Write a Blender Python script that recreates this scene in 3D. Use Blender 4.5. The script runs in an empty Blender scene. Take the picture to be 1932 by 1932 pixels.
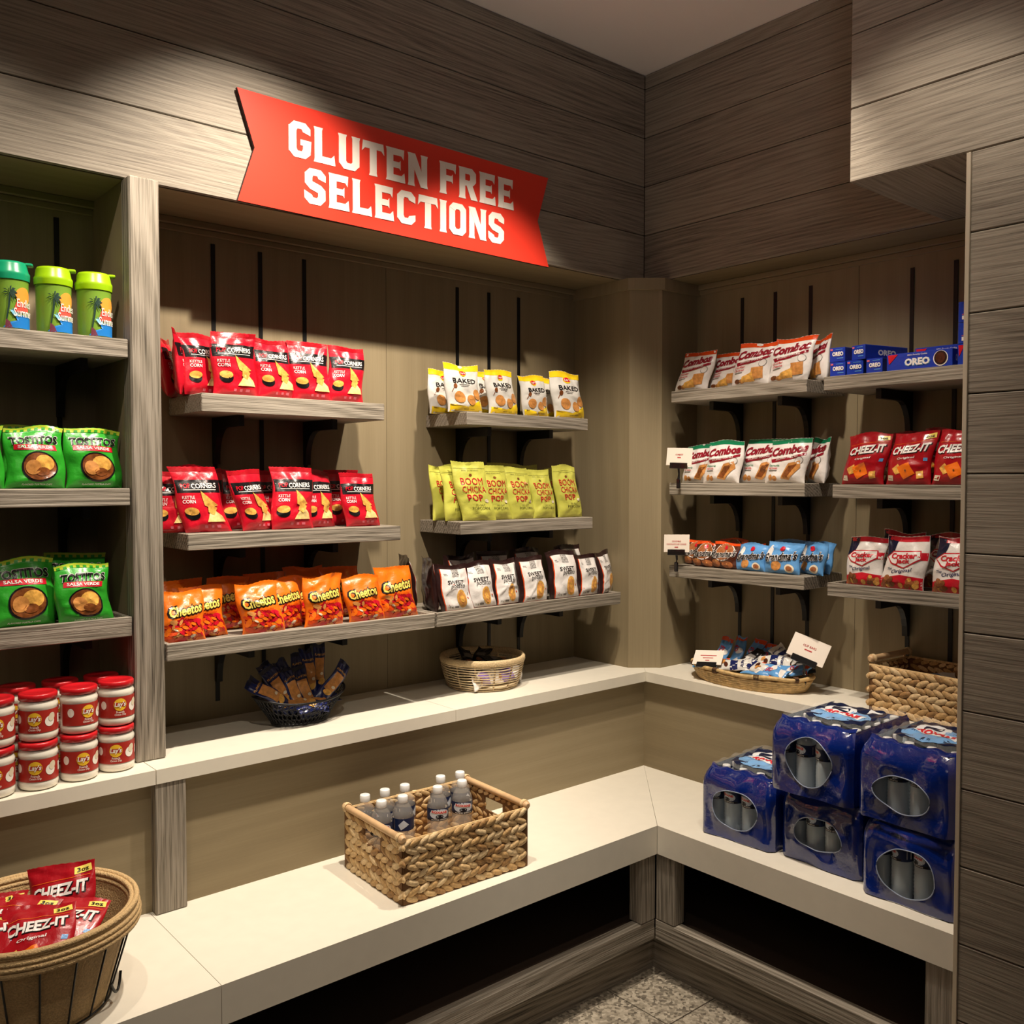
import bpy, math, random
import numpy as np
from mathutils import Vector, Matrix
from mathutils.geometry import tessellate_polygon
PI = math.pi
R = math.radians
S = bpy.context.scene
COL = S.collection

# ------------------------------------------------------------------ camera, world, lamps, exposure
CAM = (-2.8074, -2.4866, 1.62)
cd = bpy.data.cameras.new('camera'); cam = bpy.data.objects.new('camera', cd); COL.objects.link(cam)
cd.sensor_width = 36; cd.lens = 36 * 1752.6 / 1932; cd.clip_start = .02
cam.location = CAM
yaw, pitch = .8649, -.0352
f = Vector((math.cos(pitch) * math.cos(yaw), math.cos(pitch) * math.sin(yaw), math.sin(pitch)))
cam.rotation_euler = f.to_track_quat('-Z', 'Y').to_euler()
S.camera = cam
S.view_settings.view_transform = 'Standard'; S.view_settings.look = 'None'
S.view_settings.gamma = 1; S.view_settings.exposure = 0.0
S.view_settings.use_curve_mapping = False
w = bpy.data.worlds.new('world'); S.world = w; w.use_nodes = True
w.node_tree.nodes['Background'].inputs[0].default_value = (1.0, .84, .76, 1)
w.node_tree.nodes['Background'].inputs[1].default_value = .010

def spot(name, loc, aim, power, size, blend, col=(1, .87, .715), rad=.03):
    l = bpy.data.lights.new(name, 'SPOT'); l.energy = power; l.color = col
    l.spot_size = R(size); l.spot_blend = blend; l.shadow_soft_size = rad
    o = bpy.data.objects.new(name, l); COL.objects.link(o); o.location = loc
    o.rotation_euler = (Vector(aim) - Vector(loc)).to_track_quat('-Z', 'Y').to_euler()
spot('ceiling_spot', (-1.62, -.72, 3.15), (-1.68, .10, 1.50), 215, 76, .85)
spot('ceiling_spot', (-.90, -.72, 3.15), (-.86, -.10, 1.0), 145, 74, .5)
spot('ceiling_spot', (-2.38, -.75, 3.15), (-2.3, -.05, 1.3), 58, 70, .6)
spot('ceiling_spot', (-.95, -.95, 3.15), (-.12, -.75, .7), 92, 66, .6)
spot('ceiling_spot', (-1.15, -1.55, 3.15), (-.2, -1.15, .9), 42, 66, .6)
spot('ceiling_spot', (-2.3, -1.9, 3.15), (-2.2, -.6, .5), 45, 70, .7)
def area(name, loc, aim, power, sx, sy, col):
    l = bpy.data.lights.new(name, 'AREA'); l.energy = power; l.color = col; l.shape = 'RECTANGLE'; l.size = sx; l.size_y = sy
    o = bpy.data.objects.new(name, l); COL.objects.link(o); o.location = loc
    o.rotation_euler = (Vector(aim) - Vector(loc)).to_track_quat('-Z', 'Y').to_euler()
area('store_light_panel', (-3.6, -3.2, 3.1), (-1.2, -2.2, 1.5), 7.5, 2.0, 1.2, (1, .81, .72))
spot('ceiling_fill', (-2.1, -2.3, 2.35), (-1.1, -1.2, 3.2), 24, 80, 1.0, (1, .86, .82), .15)  # added fill light that brightens the ceiling; stands for no actual fixture

# ------------------------------------------------------------------ materials
def lin(c):
    if isinstance(c, str):
        c = c.lstrip('#'); c = [int(c[i:i + 2], 16) / 255 for i in (0, 2, 4)]
    return tuple(x / 12.92 if x <= .04045 else ((x + .055) / 1.055) ** 2.4 for x in c) + (1,)
MATS = {}
def newmat(name):
    m = bpy.data.materials.new(name); m.use_nodes = True
    return m, m.node_tree, m.node_tree.nodes['Principled BSDF']
def mat(name, col, rough=.5, metal=0, spec=.5, trans=0, ior=1.45, bump=0, bscale=60, vary=0, coat=0, alpha=1):
    if name in MATS: return MATS[name]
    m, nt, b = newmat(name); c = lin(col)
    b.inputs['Base Color'].default_value = c; b.inputs['Roughness'].default_value = rough
    b.inputs['Metallic'].default_value = metal; b.inputs['Specular IOR Level'].default_value = spec
    b.inputs['Transmission Weight'].default_value = trans; b.inputs['IOR'].default_value = ior
    b.inputs['Coat Weight'].default_value = coat; b.inputs['Alpha'].default_value = alpha
    if bump or vary:
        tc = nt.nodes.new('ShaderNodeTexCoord'); n = nt.nodes.new('ShaderNodeTexNoise'); n.inputs['Scale'].default_value = bscale
        n.inputs['Detail'].default_value = 4
        nt.links.new(tc.outputs['Object'], n.inputs['Vector'])
        if bump:
            bp = nt.nodes.new('ShaderNodeBump'); bp.inputs['Strength'].default_value = bump; bp.inputs['Distance'].default_value = .004
            nt.links.new(n.outputs[0], bp.inputs['Height']); nt.links.new(bp.outputs[0], b.inputs['Normal'])
        if vary:
            r = nt.nodes.new('ShaderNodeValToRGB')
            r.color_ramp.elements[0].position = .3; r.color_ramp.elements[1].position = .7
            r.color_ramp.elements[0].color = tuple(x * (1 - vary) for x in c[:3]) + (1,)
            r.color_ramp.elements[1].color = tuple(min(1, x * (1 + vary)) for x in c[:3]) + (1,)
            nt.links.new(n.outputs[0], r.inputs[0]); nt.links.new(r.outputs[0], b.inputs['Base Color'])
    MATS[name] = m; return m
ZB, PH = 2.393, .19
def wood(name, axis, stops, ring=1.0, fiber=1.0, bump=.35, plank=False, rough=.6, ringf=26, seed=0):
    m, nt, b = newmat(name); N = nt.nodes; L = nt.links
    tc = N.new('ShaderNodeTexCoord'); sp = N.new('ShaderNodeSeparateXYZ'); L.new(tc.outputs['Object'], sp.inputs[0])
    order = {'x': (0, 1, 2), 'y': (1, 0, 2), 'z': (2, 0, 1)}[axis]
    def M(op, a, b_=None):
        n = N.new('ShaderNodeMath'); n.operation = op
        for i, v in enumerate((a, b_)):
            if v is None: continue
            if isinstance(v, (int, float)): n.inputs[i].default_value = v
            else: L.new(v, n.inputs[i])
        return n.outputs[0]
    X, Y, Z = [sp.outputs[i] for i in order]
    oi = N.new('ShaderNodeObjectInfo')
    X = M('ADD', X, M('MULTIPLY', oi.outputs['Random'], 17)); X = M('ADD', X, seed)
    if plank:
        idx = M('FLOOR', M('DIVIDE', M('SUBTRACT', sp.outputs[2], ZB), PH))
        X = M('ADD', X, M('MULTIPLY', idx, 7.31)); Y = M('ADD', Y, M('MULTIPLY', idx, 1.77))
    def vec(a, b_, c):
        n = N.new('ShaderNodeCombineXYZ')
        for i, (v, s) in enumerate(((X, a), (Y, b_), (Z, c))): L.new(M('MULTIPLY', v, s), n.inputs[i])
        return n.outputs[0]
    def noise(v, d, r=.5):
        n = N.new('ShaderNodeTexNoise'); n.inputs['Scale'].default_value = 1; n.inputs['Detail'].default_value = d
        n.inputs['Roughness'].default_value = r; L.new(v, n.inputs['Vector']); return n.outputs[0]
    n1 = noise(vec(.75, 5.0, 5.0), 1.0)
    ph_ = M('ADD', M('MULTIPLY', M('ADD', Y, Z), 2 * PI * ringf * 2.4), M('MULTIPLY', n1, ringf * 3.2))
    ph_ = M('ADD', ph_, M('MULTIPLY', noise(vec(3, 45, 45), 2), 1.6))
    rg = M('MULTIPLY', M('ADD', M('SINE', ph_), 1), .5)
    rg = M('POWER', rg, 1.3)
    fb = noise(vec(7, 300, 300), 2, .6)
    fb2 = noise(vec(1.6, 120, 120), 3, .65)
    big = noise(vec(.8, 2.5, 2.5), 2)
    fac = M('ADD', M('MULTIPLY', rg, .20 * ring), M('MULTIPLY', fb, .55 * fiber))
    fac = M('ADD', fac, M('MULTIPLY', fb2, .45 * fiber)); fac = M('ADD', fac, M('MULTIPLY', M('SUBTRACT', big, .5), .45))
    fac = M('ADD', fac, .5 - .5 * fiber - .08 * ring)
    rp = N.new('ShaderNodeValToRGB'); e = rp.color_ramp.elements
    e[0].position, e[0].color = stops[0][0], lin(stops[0][1]); e[1].position, e[1].color = stops[-1][0], lin(stops[-1][1])
    for p, c in stops[1:-1]:
        q = e.new(p); q.color = lin(c)
    L.new(fac, rp.inputs[0]); L.new(rp.outputs[0], b.inputs['Base Color'])
    bp = N.new('ShaderNodeBump'); bp.inputs['Strength'].default_value = bump; bp.inputs['Distance'].default_value = .004
    L.new(fac, bp.inputs['Height']); L.new(bp.outputs[0], b.inputs['Normal'])
    b.inputs['Roughness'].default_value = rough; b.inputs['Specular IOR Level'].default_value = .35
    return m
OAK = [(.26, '#50483f'), (.42, '#7a7165'), (.55, '#8f8678'), (.78, '#a0978a')]
OAKC = [(.26, '#4a433b'), (.42, '#7c7467'), (.55, '#968d80'), (.78, '#aaa194')]
PAN = [(.2, '#766850'), (.5, '#8c7e62'), (.8, '#9f9175')]
M_PLX = wood('plank_grain_along_x', 'x', OAK, ring=.45, fiber=.95, plank=True, bump=.35)
M_PLY = wood('plank_grain_along_y', 'y', OAK, ring=.45, fiber=.95, plank=True, bump=.35, seed=3)
M_BDX = wood('board_grain_along_x', 'x', OAKC, ring=.8, fiber=1.2, bump=.6)
M_BDY = wood('board_grain_along_y', 'y', OAKC, ring=.8, fiber=1.2, bump=.6)
M_BDZ = wood('board_grain_upright', 'z', OAKC, ring=.65, fiber=1.2, bump=.6)
M_PNZ = wood('veneer_upright', 'z', PAN, ring=.35, fiber=.3, bump=.05, ringf=6)
M_PNX = wood('veneer_along_x', 'x', PAN, ring=.35, fiber=.3, bump=.05, ringf=6)
M_PNY = wood('veneer_along_y', 'y', PAN, ring=.35, fiber=.3, bump=.05, ringf=6)
M_DARK = mat('dark_recess_board', '#35281f', .8)
M_STONE = mat('cream_stone', '#e2dccd', .38, bump=.03, bscale=25, vary=.02)
M_BLACK = mat('black_metal', '#0b0b0c', .45)
M_TRIM = mat('pale_metal_trim', '#c9bda9', .4, metal=.3)
M_CEIL = mat('ceiling_paint', '#efe9e6', .9)

# ------------------------------------------------------------------ mesh builder
class MB:
    def __init__(s): s.v = []; s.n = 0; s.f = []; s.m = []; s.sm = []; s.mats = []
    def mi(s, m):
        if m not in s.mats: s.mats.append(m)
        return s.mats.index(m)
    def add(s, V, F, m, smooth=False):
        k = s.mi(m); V = np.asarray(V, float).reshape(-1, 3); s.v.append(V); n = s.n
        for fc in F: s.f.append(tuple(i + n for i in fc))
        s.m += [k] * len(F); s.sm += [smooth] * len(F); s.n += len(V)
    def box(s, x0, x1, y0, y1, z0, z1, m, M=None):
        V = np.array([(x, y, z) for x in (x0, x1) for y in (y0, y1) for z in (z0, z1)], float)
        if M is not None: V = xf(V, M)
        s.add(V, [(0, 1, 3, 2), (4, 6, 7, 5), (0, 4, 5, 1), (2, 3, 7, 6), (0, 2, 6, 4), (1, 5, 7, 3)], m)
    def bbox(s, x0, x1, y0, y1, z0, z1, m, b=.003, M=None):      # box with chamfered edges
        V = []; idx = {}
        for i, x in enumerate((x0, x1)):
            for j, y in enumerate((y0, y1)):
                for k, z in enumerate((z0, z1)):
                    sx, sy, sz = (1, -1)[i], (1, -1)[j], (1, -1)[k]
                    idx[i, j, k, 0] = len(V); V.append((x, y + sy * b, z + sz * b))
                    idx[i, j, k, 1] = len(V); V.append((x + sx * b, y, z + sz * b))
                    idx[i, j, k, 2] = len(V); V.append((x + sx * b, y + sy * b, z))
        F = []
        for i in (0, 1):
            F.append([idx[i, a, c, 0] for a, c in ((0, 0), (0, 1), (1, 1), (1, 0))][::1 if i == 0 else -1])
            F.append([idx[a, i, c, 1] for a, c in ((0, 0), (1, 0), (1, 1), (0, 1))][::1 if i == 0 else -1])
            F.append([idx[a, c, i, 2] for a, c in ((0, 0), (0, 1), (1, 1), (1, 0))][::1 if i == 0 else -1])
        for a in (0, 1):
            for c in (0, 1):
                F.append([idx[a, c, 0, 0], idx[a, c, 1, 0], idx[a, c, 1, 1], idx[a, c, 0, 1]])
                F.append([idx[a, 0, c, 0], idx[a, 1, c, 0], idx[a, 1, c, 2], idx[a, 0, c, 2]])
                F.append([idx[0, a, c, 1], idx[1, a, c, 1], idx[1, a, c, 2], idx[0, a, c, 2]])
                for k in (0, 1): F.append([idx[a, c, k, 0], idx[a, c, k, 1], idx[a, c, k, 2]])
        V = np.array(V)
        if M is not None: V = xf(V, M)
        s.add(V, F, m)
    def prism(s, pts, z0, z1, m):                                # plan polygon extruded upwards
        n = len(pts); V = [(x, y, z) for z in (z0, z1) for x, y in pts]
        F = [(i, (i + 1) % n, n + (i + 1) % n, n + i) for i in range(n)]
        F += [tuple(range(n))[::-1], tuple(range(n, 2 * n))]
        s.add(V, F, m)
    def grid(s, P, m, smooth=True, close_u=False, close_v=False):
        P = np.asarray(P); a, b = P.shape[:2]; F = []
        for i in range(a if close_u else a - 1):
            for j in range(b if close_v else b - 1):
                i2, j2 = (i + 1) % a, (j + 1) % b
                F.append((i * b + j, i2 * b + j, i2 * b + j2, i * b + j2))
        s.add(P.reshape(-1, 3), F, m, smooth)
    def lathe(s, prof, m, n=28, c=(0, 0), smooth=True, sx=1, sy=1):
        t = np.arange(n) * 2 * PI / n; P = np.zeros((n, len(prof), 3))
        for j, (r, z) in enumerate(prof):
            P[:, j, 0] = c[0] + sx * r * np.cos(t); P[:, j, 1] = c[1] + sy * r * np.sin(t); P[:, j, 2] = z
        s.grid(P, m, smooth, close_u=True)
    def tube(s, pts, r, m, n=6, closed=False, smooth=True):
        pts = np.asarray(pts, float); k = len(pts)
        rr = np.full(k, r) if np.isscalar(r) else np.asarray(r)
        T = (np.roll(pts, -1, 0) - np.roll(pts, 1, 0)) if closed else np.gradient(pts, axis=0)
        T /= np.linalg.norm(T, axis=1)[:, None] + 1e-12
        up = np.array([0, 0, 1.]); P = np.zeros((k, n, 3)); a = np.arange(n) * 2 * PI / n
        prev = None
        for i in range(k):
            u = np.cross(T[i], up)
            if np.linalg.norm(u) < .2: u = np.cross(T[i], [1, 0, 0]) if prev is None else prev - T[i] * (prev @ T[i])
            u /= np.linalg.norm(u); prev = u; v = np.cross(T[i], u)
            P[i] = pts[i] + rr[i] * (np.cos(a)[:, None] * u + np.sin(a)[:, None] * v)
        s.grid(P, m, smooth, close_u=closed, close_v=True)
        if not closed:
            for e in (0, -1): s.add(P[e], [tuple(range(n))], m)
    def build(s, name, parent=None, loc=(0, 0, 0), rot=(0, 0, 0)):
        me = bpy.data.meshes.new(name); V = np.concatenate(s.v)
        me.from_pydata(V.tolist(), [], s.f)
        for m in s.mats: me.materials.append(m)
        me.polygons.foreach_set('material_index', s.m); me.polygons.foreach_set('use_smooth', s.sm)
        me.update()
        o = bpy.data.objects.new(name, me); COL.objects.link(o); o.location = loc; o.rotation_euler = rot
        if parent: o.parent = parent
        return o
def xf(V, M):
    A = np.array(M); return V @ A[:3, :3].T + A[:3, 3]
def TM(loc=(0, 0, 0), rot=(0, 0, 0), sc=(1, 1, 1)):
    from mathutils import Euler
    return Matrix.Translation(loc) @ Euler(rot).to_matrix().to_4x4() @ Matrix.Diagonal((*sc, 1))
def tag(o, label=None, cat=None, group=None, kind=None):
    if label: o['label'] = label
    if cat: o['category'] = cat
    if group: o['group'] = group
    if kind: o['kind'] = kind
    return o
def struct(name, mb): return tag(mb.build(name), kind='structure')
def thing(name, label, cat, loc=(0, 0, 0), rot=(0, 0, 0), group=None):
    o = bpy.data.objects.new(name, None); COL.objects.link(o); o.empty_display_size = .05
    o.location = loc; o.rotation_euler = rot; return tag(o, label, cat, group)
def copy_tree(o, parent=None):
    c = o.copy(); COL.objects.link(c); c.parent = parent
    for ch in list(o.children): copy_tree(ch, c)
    return c

# ------------------------------------------------------------------ lettering
_tc = {}
def glyphs(txt, bold=.0, res=2):
    k = (txt, bold)
    if k in _tc: return _tc[k]
    cu = bpy.data.curves.new('lettering', 'FONT'); cu.body = txt; cu.offset = bold; cu.resolution_u = res; cu.align_x = 'LEFT'; cu.fill_mode = 'FRONT'
    o = bpy.data.objects.new('lettering', cu); me = bpy.data.meshes.new_from_object(o)
    V = np.array([v.co[:2] for v in me.vertices]).reshape(-1, 2); F = [tuple(p.vertices) for p in me.polygons]
    bpy.data.objects.remove(o); bpy.data.meshes.remove(me); bpy.data.curves.remove(cu)
    if len(V):
        V[:, 0] -= V[:, 0].min(); V[:, 1] -= V[:, 1].min()
        hgt = V[:, 1].max(); V /= hgt
    _tc[k] = (V, F); return V, F
def split(V, F):
    V = [tuple(v) for v in V]; mid = {}; out = []
    def m_(a, b):
        k = (min(a, b), max(a, b))
        if k not in mid: mid[k] = len(V); V.append(((V[a][0] + V[b][0]) / 2, (V[a][1] + V[b][1]) / 2))
        return mid[k]
    for f_ in F:
        if len(f_) != 3: out.append(f_); continue
        a, b, c = f_; x, y, z = m_(a, b), m_(b, c), m_(c, a); out += [(a, x, z), (x, b, y), (z, y, c), (x, y, z)]
    return np.array(V), out
def art(mb, cmds, W, H, mapf):
    """lay printed shapes on a surface; a,b are fractions of width and height; mapf(X, Z, off) gives points"""
    def rot(V, c, ang): 
        ca, sa = math.cos(ang), math.sin(ang); return np.stack([c[0] + V[:, 0] * ca - V[:, 1] * sa, c[1] + V[:, 0] * sa + V[:, 1] * ca], 1)
    for c in cmds:
        k, m = c[0], c[1]; lay = 1
        if k == 'band':
            _, m, b0, b1 = c[:4]; lay = c[4] if len(c) > 4 else 1
            u = np.linspace(-.499, .499, 25); v = np.linspace(b0, b1, max(2, int((b1 - b0) * 30) + 2))
            U, Vv = np.meshgrid(u * W, v * H, indexing='ij'); P = mapf(U.ravel(), Vv.ravel(), lay * .0006).reshape(25, len(v), 3)
            mb.grid(P, m)
        elif k == 'rect':
            _, m, a0, a1, b0, b1, ang = c[:7]; lay = c[7] if len(c) > 7 else 2
            nu = max(2, int((a1 - a0) * W / .006)); nv = max(2, int((b1 - b0) * H / .006))
            u = np.linspace(-.5, .5, nu) * (a1 - a0) * W; v = np.linspace(-.5, .5, nv) * (b1 - b0) * H
            U, Vv = np.meshgrid(u, v, indexing='ij')
            Q = rot(np.stack([U.ravel(), Vv.ravel()], 1), ((a0 + a1) / 2 * W, (b0 + b1) / 2 * H), R(ang))
            mb.grid(mapf(Q[:, 0], Q[:, 1], lay * .0006).reshape(nu, nv, 3), m)
        elif k == 'ell':
            _, m, a, b, ra, rb, ang = c[:7]; lay = c[7] if len(c) > 7 else 2; n = c[8] if len(c) > 8 else 18
            nr = max(2, int(max(ra * W, rb * H) / .006) + 1)
            t = np.arange(n) * 2 * PI / n; r = np.linspace(.02, 1, nr)
            X = np.outer(r, np.cos(t)) * ra * W; Z = np.outer(r, np.sin(t)) * rb * H
            Q = rot(np.stack([X.ravel(), Z.ravel()], 1), (a * W, b * H), R(ang))
            mb.grid(mapf(Q[:, 0], Q[:, 1], lay * .0006).reshape(nr, n, 3), m, close_v=True)
        elif k == 'poly':
            _, m, pts = c[:3]; lay = c[3] if len(c) > 3 else 2
            p = np.array(pts, float) * (W, H); cen = p.mean(0); q = []
            for i in range(len(p)):
                A, B = p[i], p[(i + 1) % len(p)]; ns = max(1, int(np.linalg.norm(B - A) / .008))
                for s_ in range(ns): q.append(A + (B - A) * s_ / ns)
            q = np.array(q); nl = max(4, int(np.abs(q - cen).max() / .0065) + 2); r = np.linspace(.02, 1, nl)
            Q = (cen + (q - cen)[None] * r[:, None, None]).reshape(-1, 2)
            mb.grid(mapf(Q[:, 0], Q[:, 1], lay * .0006).reshape(nl, len(q), 3), m, close_v=True)
        elif k == 'txt':
            _, m, txt, a, b, h, wd, ang, shear, bold = c[:10]; lay = c[10] if len(c) > 10 else 3
            V, F = glyphs(txt, bold)
            if not len(V): continue
            V = V.copy(); V[:, 0] += shear * V[:, 1]; tw = V[:, 0].max() - V[:, 0].min()
            V[:, 0] = (V[:, 0] - V[:, 0].min()) / tw - .5; V[:, 1] -= .5
            if h * H > .011 and W > .05: V, F = split(V, F)
            V = V * (wd * W, h * H); Q = rot(V, (a * W, b * H), R(ang))
            mb.add(mapf(Q[:, 0], Q[:, 1], lay * .0006), F, m, False)

# ------------------------------------------------------------------ the room shell
XF, YF = -3.4, -4.2                                              # how far the left and right runs are built
CZ = 3.208
def planks(fn, z0, z1):
    k = math.floor((z0 - ZB) / PH + 1e-6)
    while ZB + k * PH < z1 - 1e-6:
        a, b = max(z0, ZB + k * PH), min(z1, ZB + (k + 1) * PH); fn(a + .0012, b - .0012); k += 1
mb = MB(); planks(lambda a, b: mb.bbox(XF, -.0, 0, .10, a, b, M_PLX, .0022), ZB, CZ); mb.box(XF, .1, .01, .11, ZB, CZ, M_DARK)
struct('wall_left', mb)
mb = MB(); planks(lambda a, b: mb.bbox(0, .10, -1.3, .0, a, b, M_PLY, .0022), ZB, CZ); mb.box(.01, .11, -1.3, .1, ZB, CZ, M_DARK)
struct('wall_right', mb)
mb = MB(); planks(lambda a, b: mb.bbox(-.543, -.50, YF, -1.190, a, b, M_PLY, .0022), ZB, CZ)
planks(lambda a, b: mb.bbox(-.53, 0, -1.212, -1.190, a, b, M_PLX, .0022), ZB, CZ)
mb.box(-.53, 0, YF, -1.2, ZB + .004, CZ, M_DARK)
for a, b in ((-1.388, -1.192), (-1.58, -1.39)): mb.bbox(-.5405, .0, a, b, ZB - .0, ZB + .02, M_PLX, .0015)
struct('wall_header', mb)
mb = MB(); planks(lambda a, b: mb.bbox(-.543, -.50, YF, -1.501, a, b, M_PLY, .0022), 0, ZB); mb.box(-.53, .3, YF, -1.499, 0, ZB, M_DARK)
struct('wall_pillar', mb)
mb = MB(); mb.bbox(-.5465, -.46, -1.5012, -1.4905, .0, ZB - .002, M_TRIM, .001); struct('trim_1', mb)
mb = MB(); mb.box(XF, -1.034, .269, .35, .8, ZB + .1, M_PNZ); mb.box(-1.0325, -.10, .269, .35, .8, ZB + .1, M_PNZ); mb.box(XF, 0, .2705, .36, .0, ZB + .1, M_DARK)
struct('wall_left_panel', mb)
mb = MB(); mb.box(.19, .27, -.8095, -.10, .8, ZB + .1, M_PNZ); mb.box(.19, .27, -1.6, -.811, .8, ZB + .1, M_PNZ); mb.box(.1915, .28, -1.6, .0, 0, ZB + .1, M_DARK)
struct('wall_right_panel', mb)
mb = MB(); mb.box(XF, .0, .012, .30, ZB - .001, ZB + .03, M_PNX); mb.box(.012, .25, -1.5, .3, ZB - .001, ZB + .03, M_PNY); struct('ceiling_soffit', mb)
mb = MB(); mb.bbox(XF, -.119, .253, .27, ZB - .022, ZB, M_PNX, .003); mb.bbox(XF, -.119, .262, .272, ZB - .04, ZB - .022, M_PNX, .002); struct('trim_2', mb)
mb = MB(); mb.bbox(.174, .19, -1.5, -.12, ZB - .022, ZB, M_PNY, .003); mb.bbox(.183, .192, -1.5, -.12, ZB - .04, ZB - .022, M_PNY, .002); struct('trim_3', mb)
COLP = [(-.119, .30), (-.119, -.034), (-.110, -.042), (-.034, -.106), (-.026, -.117), (.25, -.117), (.25, .30)]
mb = MB(); mb.prism(COLP, .883, ZB, M_PNZ); struct('wall_corner_column', mb)
CP2 = [(-.134, .30), (-.134, -.036), (-.117, -.056), (-.044, -.120), (-.028, -.132), (.25, -.132), (.25, .30)]
mb = MB(); mb.prism(CP2, ZB - .044, ZB - .0005, M_PNZ); struct('trim_4', mb)
mb = MB(); mb.bbox(-2.001, -1.924, -.040, .02, .883, ZB + .001, M_BDZ, .004); mb.box(-1.998, -1.927, .0, .30, .883, ZB, M_PNZ); struct('wall_divider_post', mb)
mb = MB(); mb.bbox(-2.86, -2.783, -.040, .02, .883, ZB + .001, M_BDZ, .004); mb.box(-2.857, -2.786, .0, .30, .883, ZB, M_PNZ); struct('wall_divider_post_far', mb)
mb = MB(); mb.box(-6, 1, -6.5, 1, CZ, CZ + .05, M_CEIL); struct('ceiling', mb)
# backsplash between the two counters
mb = MB(); mb.box(XF, -.095, -.095, -.05, .40, .846, M_PNX); struct('wall_left_backsplash', mb)
mb = MB(); mb.box(-.095, -.05, YF, -.095, .40, .846, M_PNY); struct('wall_right_backsplash', mb)
# floor: speckled stone tiles
m, nt, b = newmat('terrazzo_tile'); N, L = nt.nodes, nt.links
tc = N.new('ShaderNodeTexCoord'); vo = N.new('ShaderNodeTexVoronoi'); vo.inputs['Scale'].default_value = 110; L.new(tc.outputs['Object'], vo.inputs[0])
no = N.new('ShaderNodeTexNoise'); no.inputs['Scale'].default_value = 5; L.new(tc.outputs['Object'], no.inputs[0])
rp = N.new('ShaderNodeValToRGB'); e = rp.color_ramp.elements; e[0].position = .0; e[0].color = lin('#5d564c'); e[1].position = 1; e[1].color = lin('#b5ab9a')
q = e.new(.5); q.color = lin('#928979'); sx = N.new('ShaderNodeSeparateColor'); L.new(vo.outputs['Color'], sx.inputs[0]); L.new(sx.outputs[0], rp.inputs[0])
L.new(rp.outputs[0], b.inputs['Base Color']); b.inputs['Roughness'].default_value = .35
mb = MB(); mb.box(-6, 1, -6.5, 1, -.05, -.004, M_DARK)
for i in range(-10, 2):
    for j in range(-11, 2):
        x0, y0 = -.53 + i * .6 - .17, -.53 + j * .6 - .2; mb.bbox(x0 + .002, x0 + .598, y0 + .002, y0 + .598, -.02, 0, m, .001)
struct('floor', mb)

# ------------------------------------------------------------------ counters
t = thing('display_ledge', 'long cream stone ledge running round the corner under the hanging shelves', 'ledge')
def slab(name, pts, z0, z1, parent, b=.002):
    mb = MB(); n = len(pts); P = np.array(pts); c = P.mean(0)
    mb.prism(pts, z0, z1, M_STONE); return mb.build(name, parent)
zu0, zu1 = .846, .883
slab('slab', [(XF, -.128), (-1.9835, -.128), (-1.9835, .30), (XF, .30)], zu0, zu1, t)
slab('slab', [(-1.9815, -.128), (-1.0335, -.128), (-1.0335, .30), (-1.9815, .30)], zu0, zu1, t)
slab('slab', [(-1.0320, -.128), (-.1245, -.128), (-.03, -.03), (.24, .30), (-1.0320, .30)], zu0, zu1, t)
slab('slab', [(-.124, -.1285), (-.124, -1.49), (.25, -1.49), (.25, .30), (.241, .30), (-.029, -.03)], zu0, zu1, t)
t = thing('bench_counter', 'low deep cream stone counter on grey wood posts wrapping the corner', 'counter')
zl0, zl1 = .415, .507
slab('slab', [(XF, -.545), (-1.993, -.545), (-1.993, -.05), (XF, -.05)], zl0, zl1, t)
slab('slab', [(-1.9917, -.545), (-.5395, -.545), (-.0505, -.051), (-.0505, -.05), (-1.9917, -.05)], zl0, zl1, t)
slab('slab', [(-.538, -.5455), (-.538, -1.49), (-.04, -1.49), (-.04, -.05), (-.049, -.05)], zl0, zl1, t)
mb = MB(); mb.bbox(-.600, -.531, -.532, -.48, .196, .415, M_BDZ, .003); mb.build('post', t)
mb = MB(); mb.bbox(-.530, -.48, -.61, -.5325, .196, .415, M_BDZ, .003); mb.build('post', t)
mb = MB(); mb.bbox(-.530, -.48, -1.49, -1.415, .196, .415, M_BDZ, .003); mb.build('post', t)
mb = MB(); mb.bbox(XF, -.53, -.53, -.49, .129, .196, M_BDX, .003); mb.build('rail', t)
mb = MB(); mb.bbox(-.53, -.49, -1.49, -.53, .129, .1955, M_BDY, .003); mb.build('rail', t)
mb = MB(); mb.box(XF, -.05, -.49, .25, .15, .175, M_DARK); mb.box(-.49, .18, -1.49, -.49, .15, .175, M_DARK); mb.build('inner_shelf', t)
mb = MB(); mb.box(XF, -.48, -.48, -.45, 0, .135, M_BDX); mb.box(-.48, -.45, -1.49, -.45, 0, .1345, M_BDY); mb.build('toe_kick', t)
mb = MB(); mb.bbox(-1.985, -1.905, -.125, -.09, .508, .8455, M_BDZ, .002)
tag(mb.build('support_post'), 'short grey wood post between the low counter and the ledge, below the tall divider', 'post')

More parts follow.
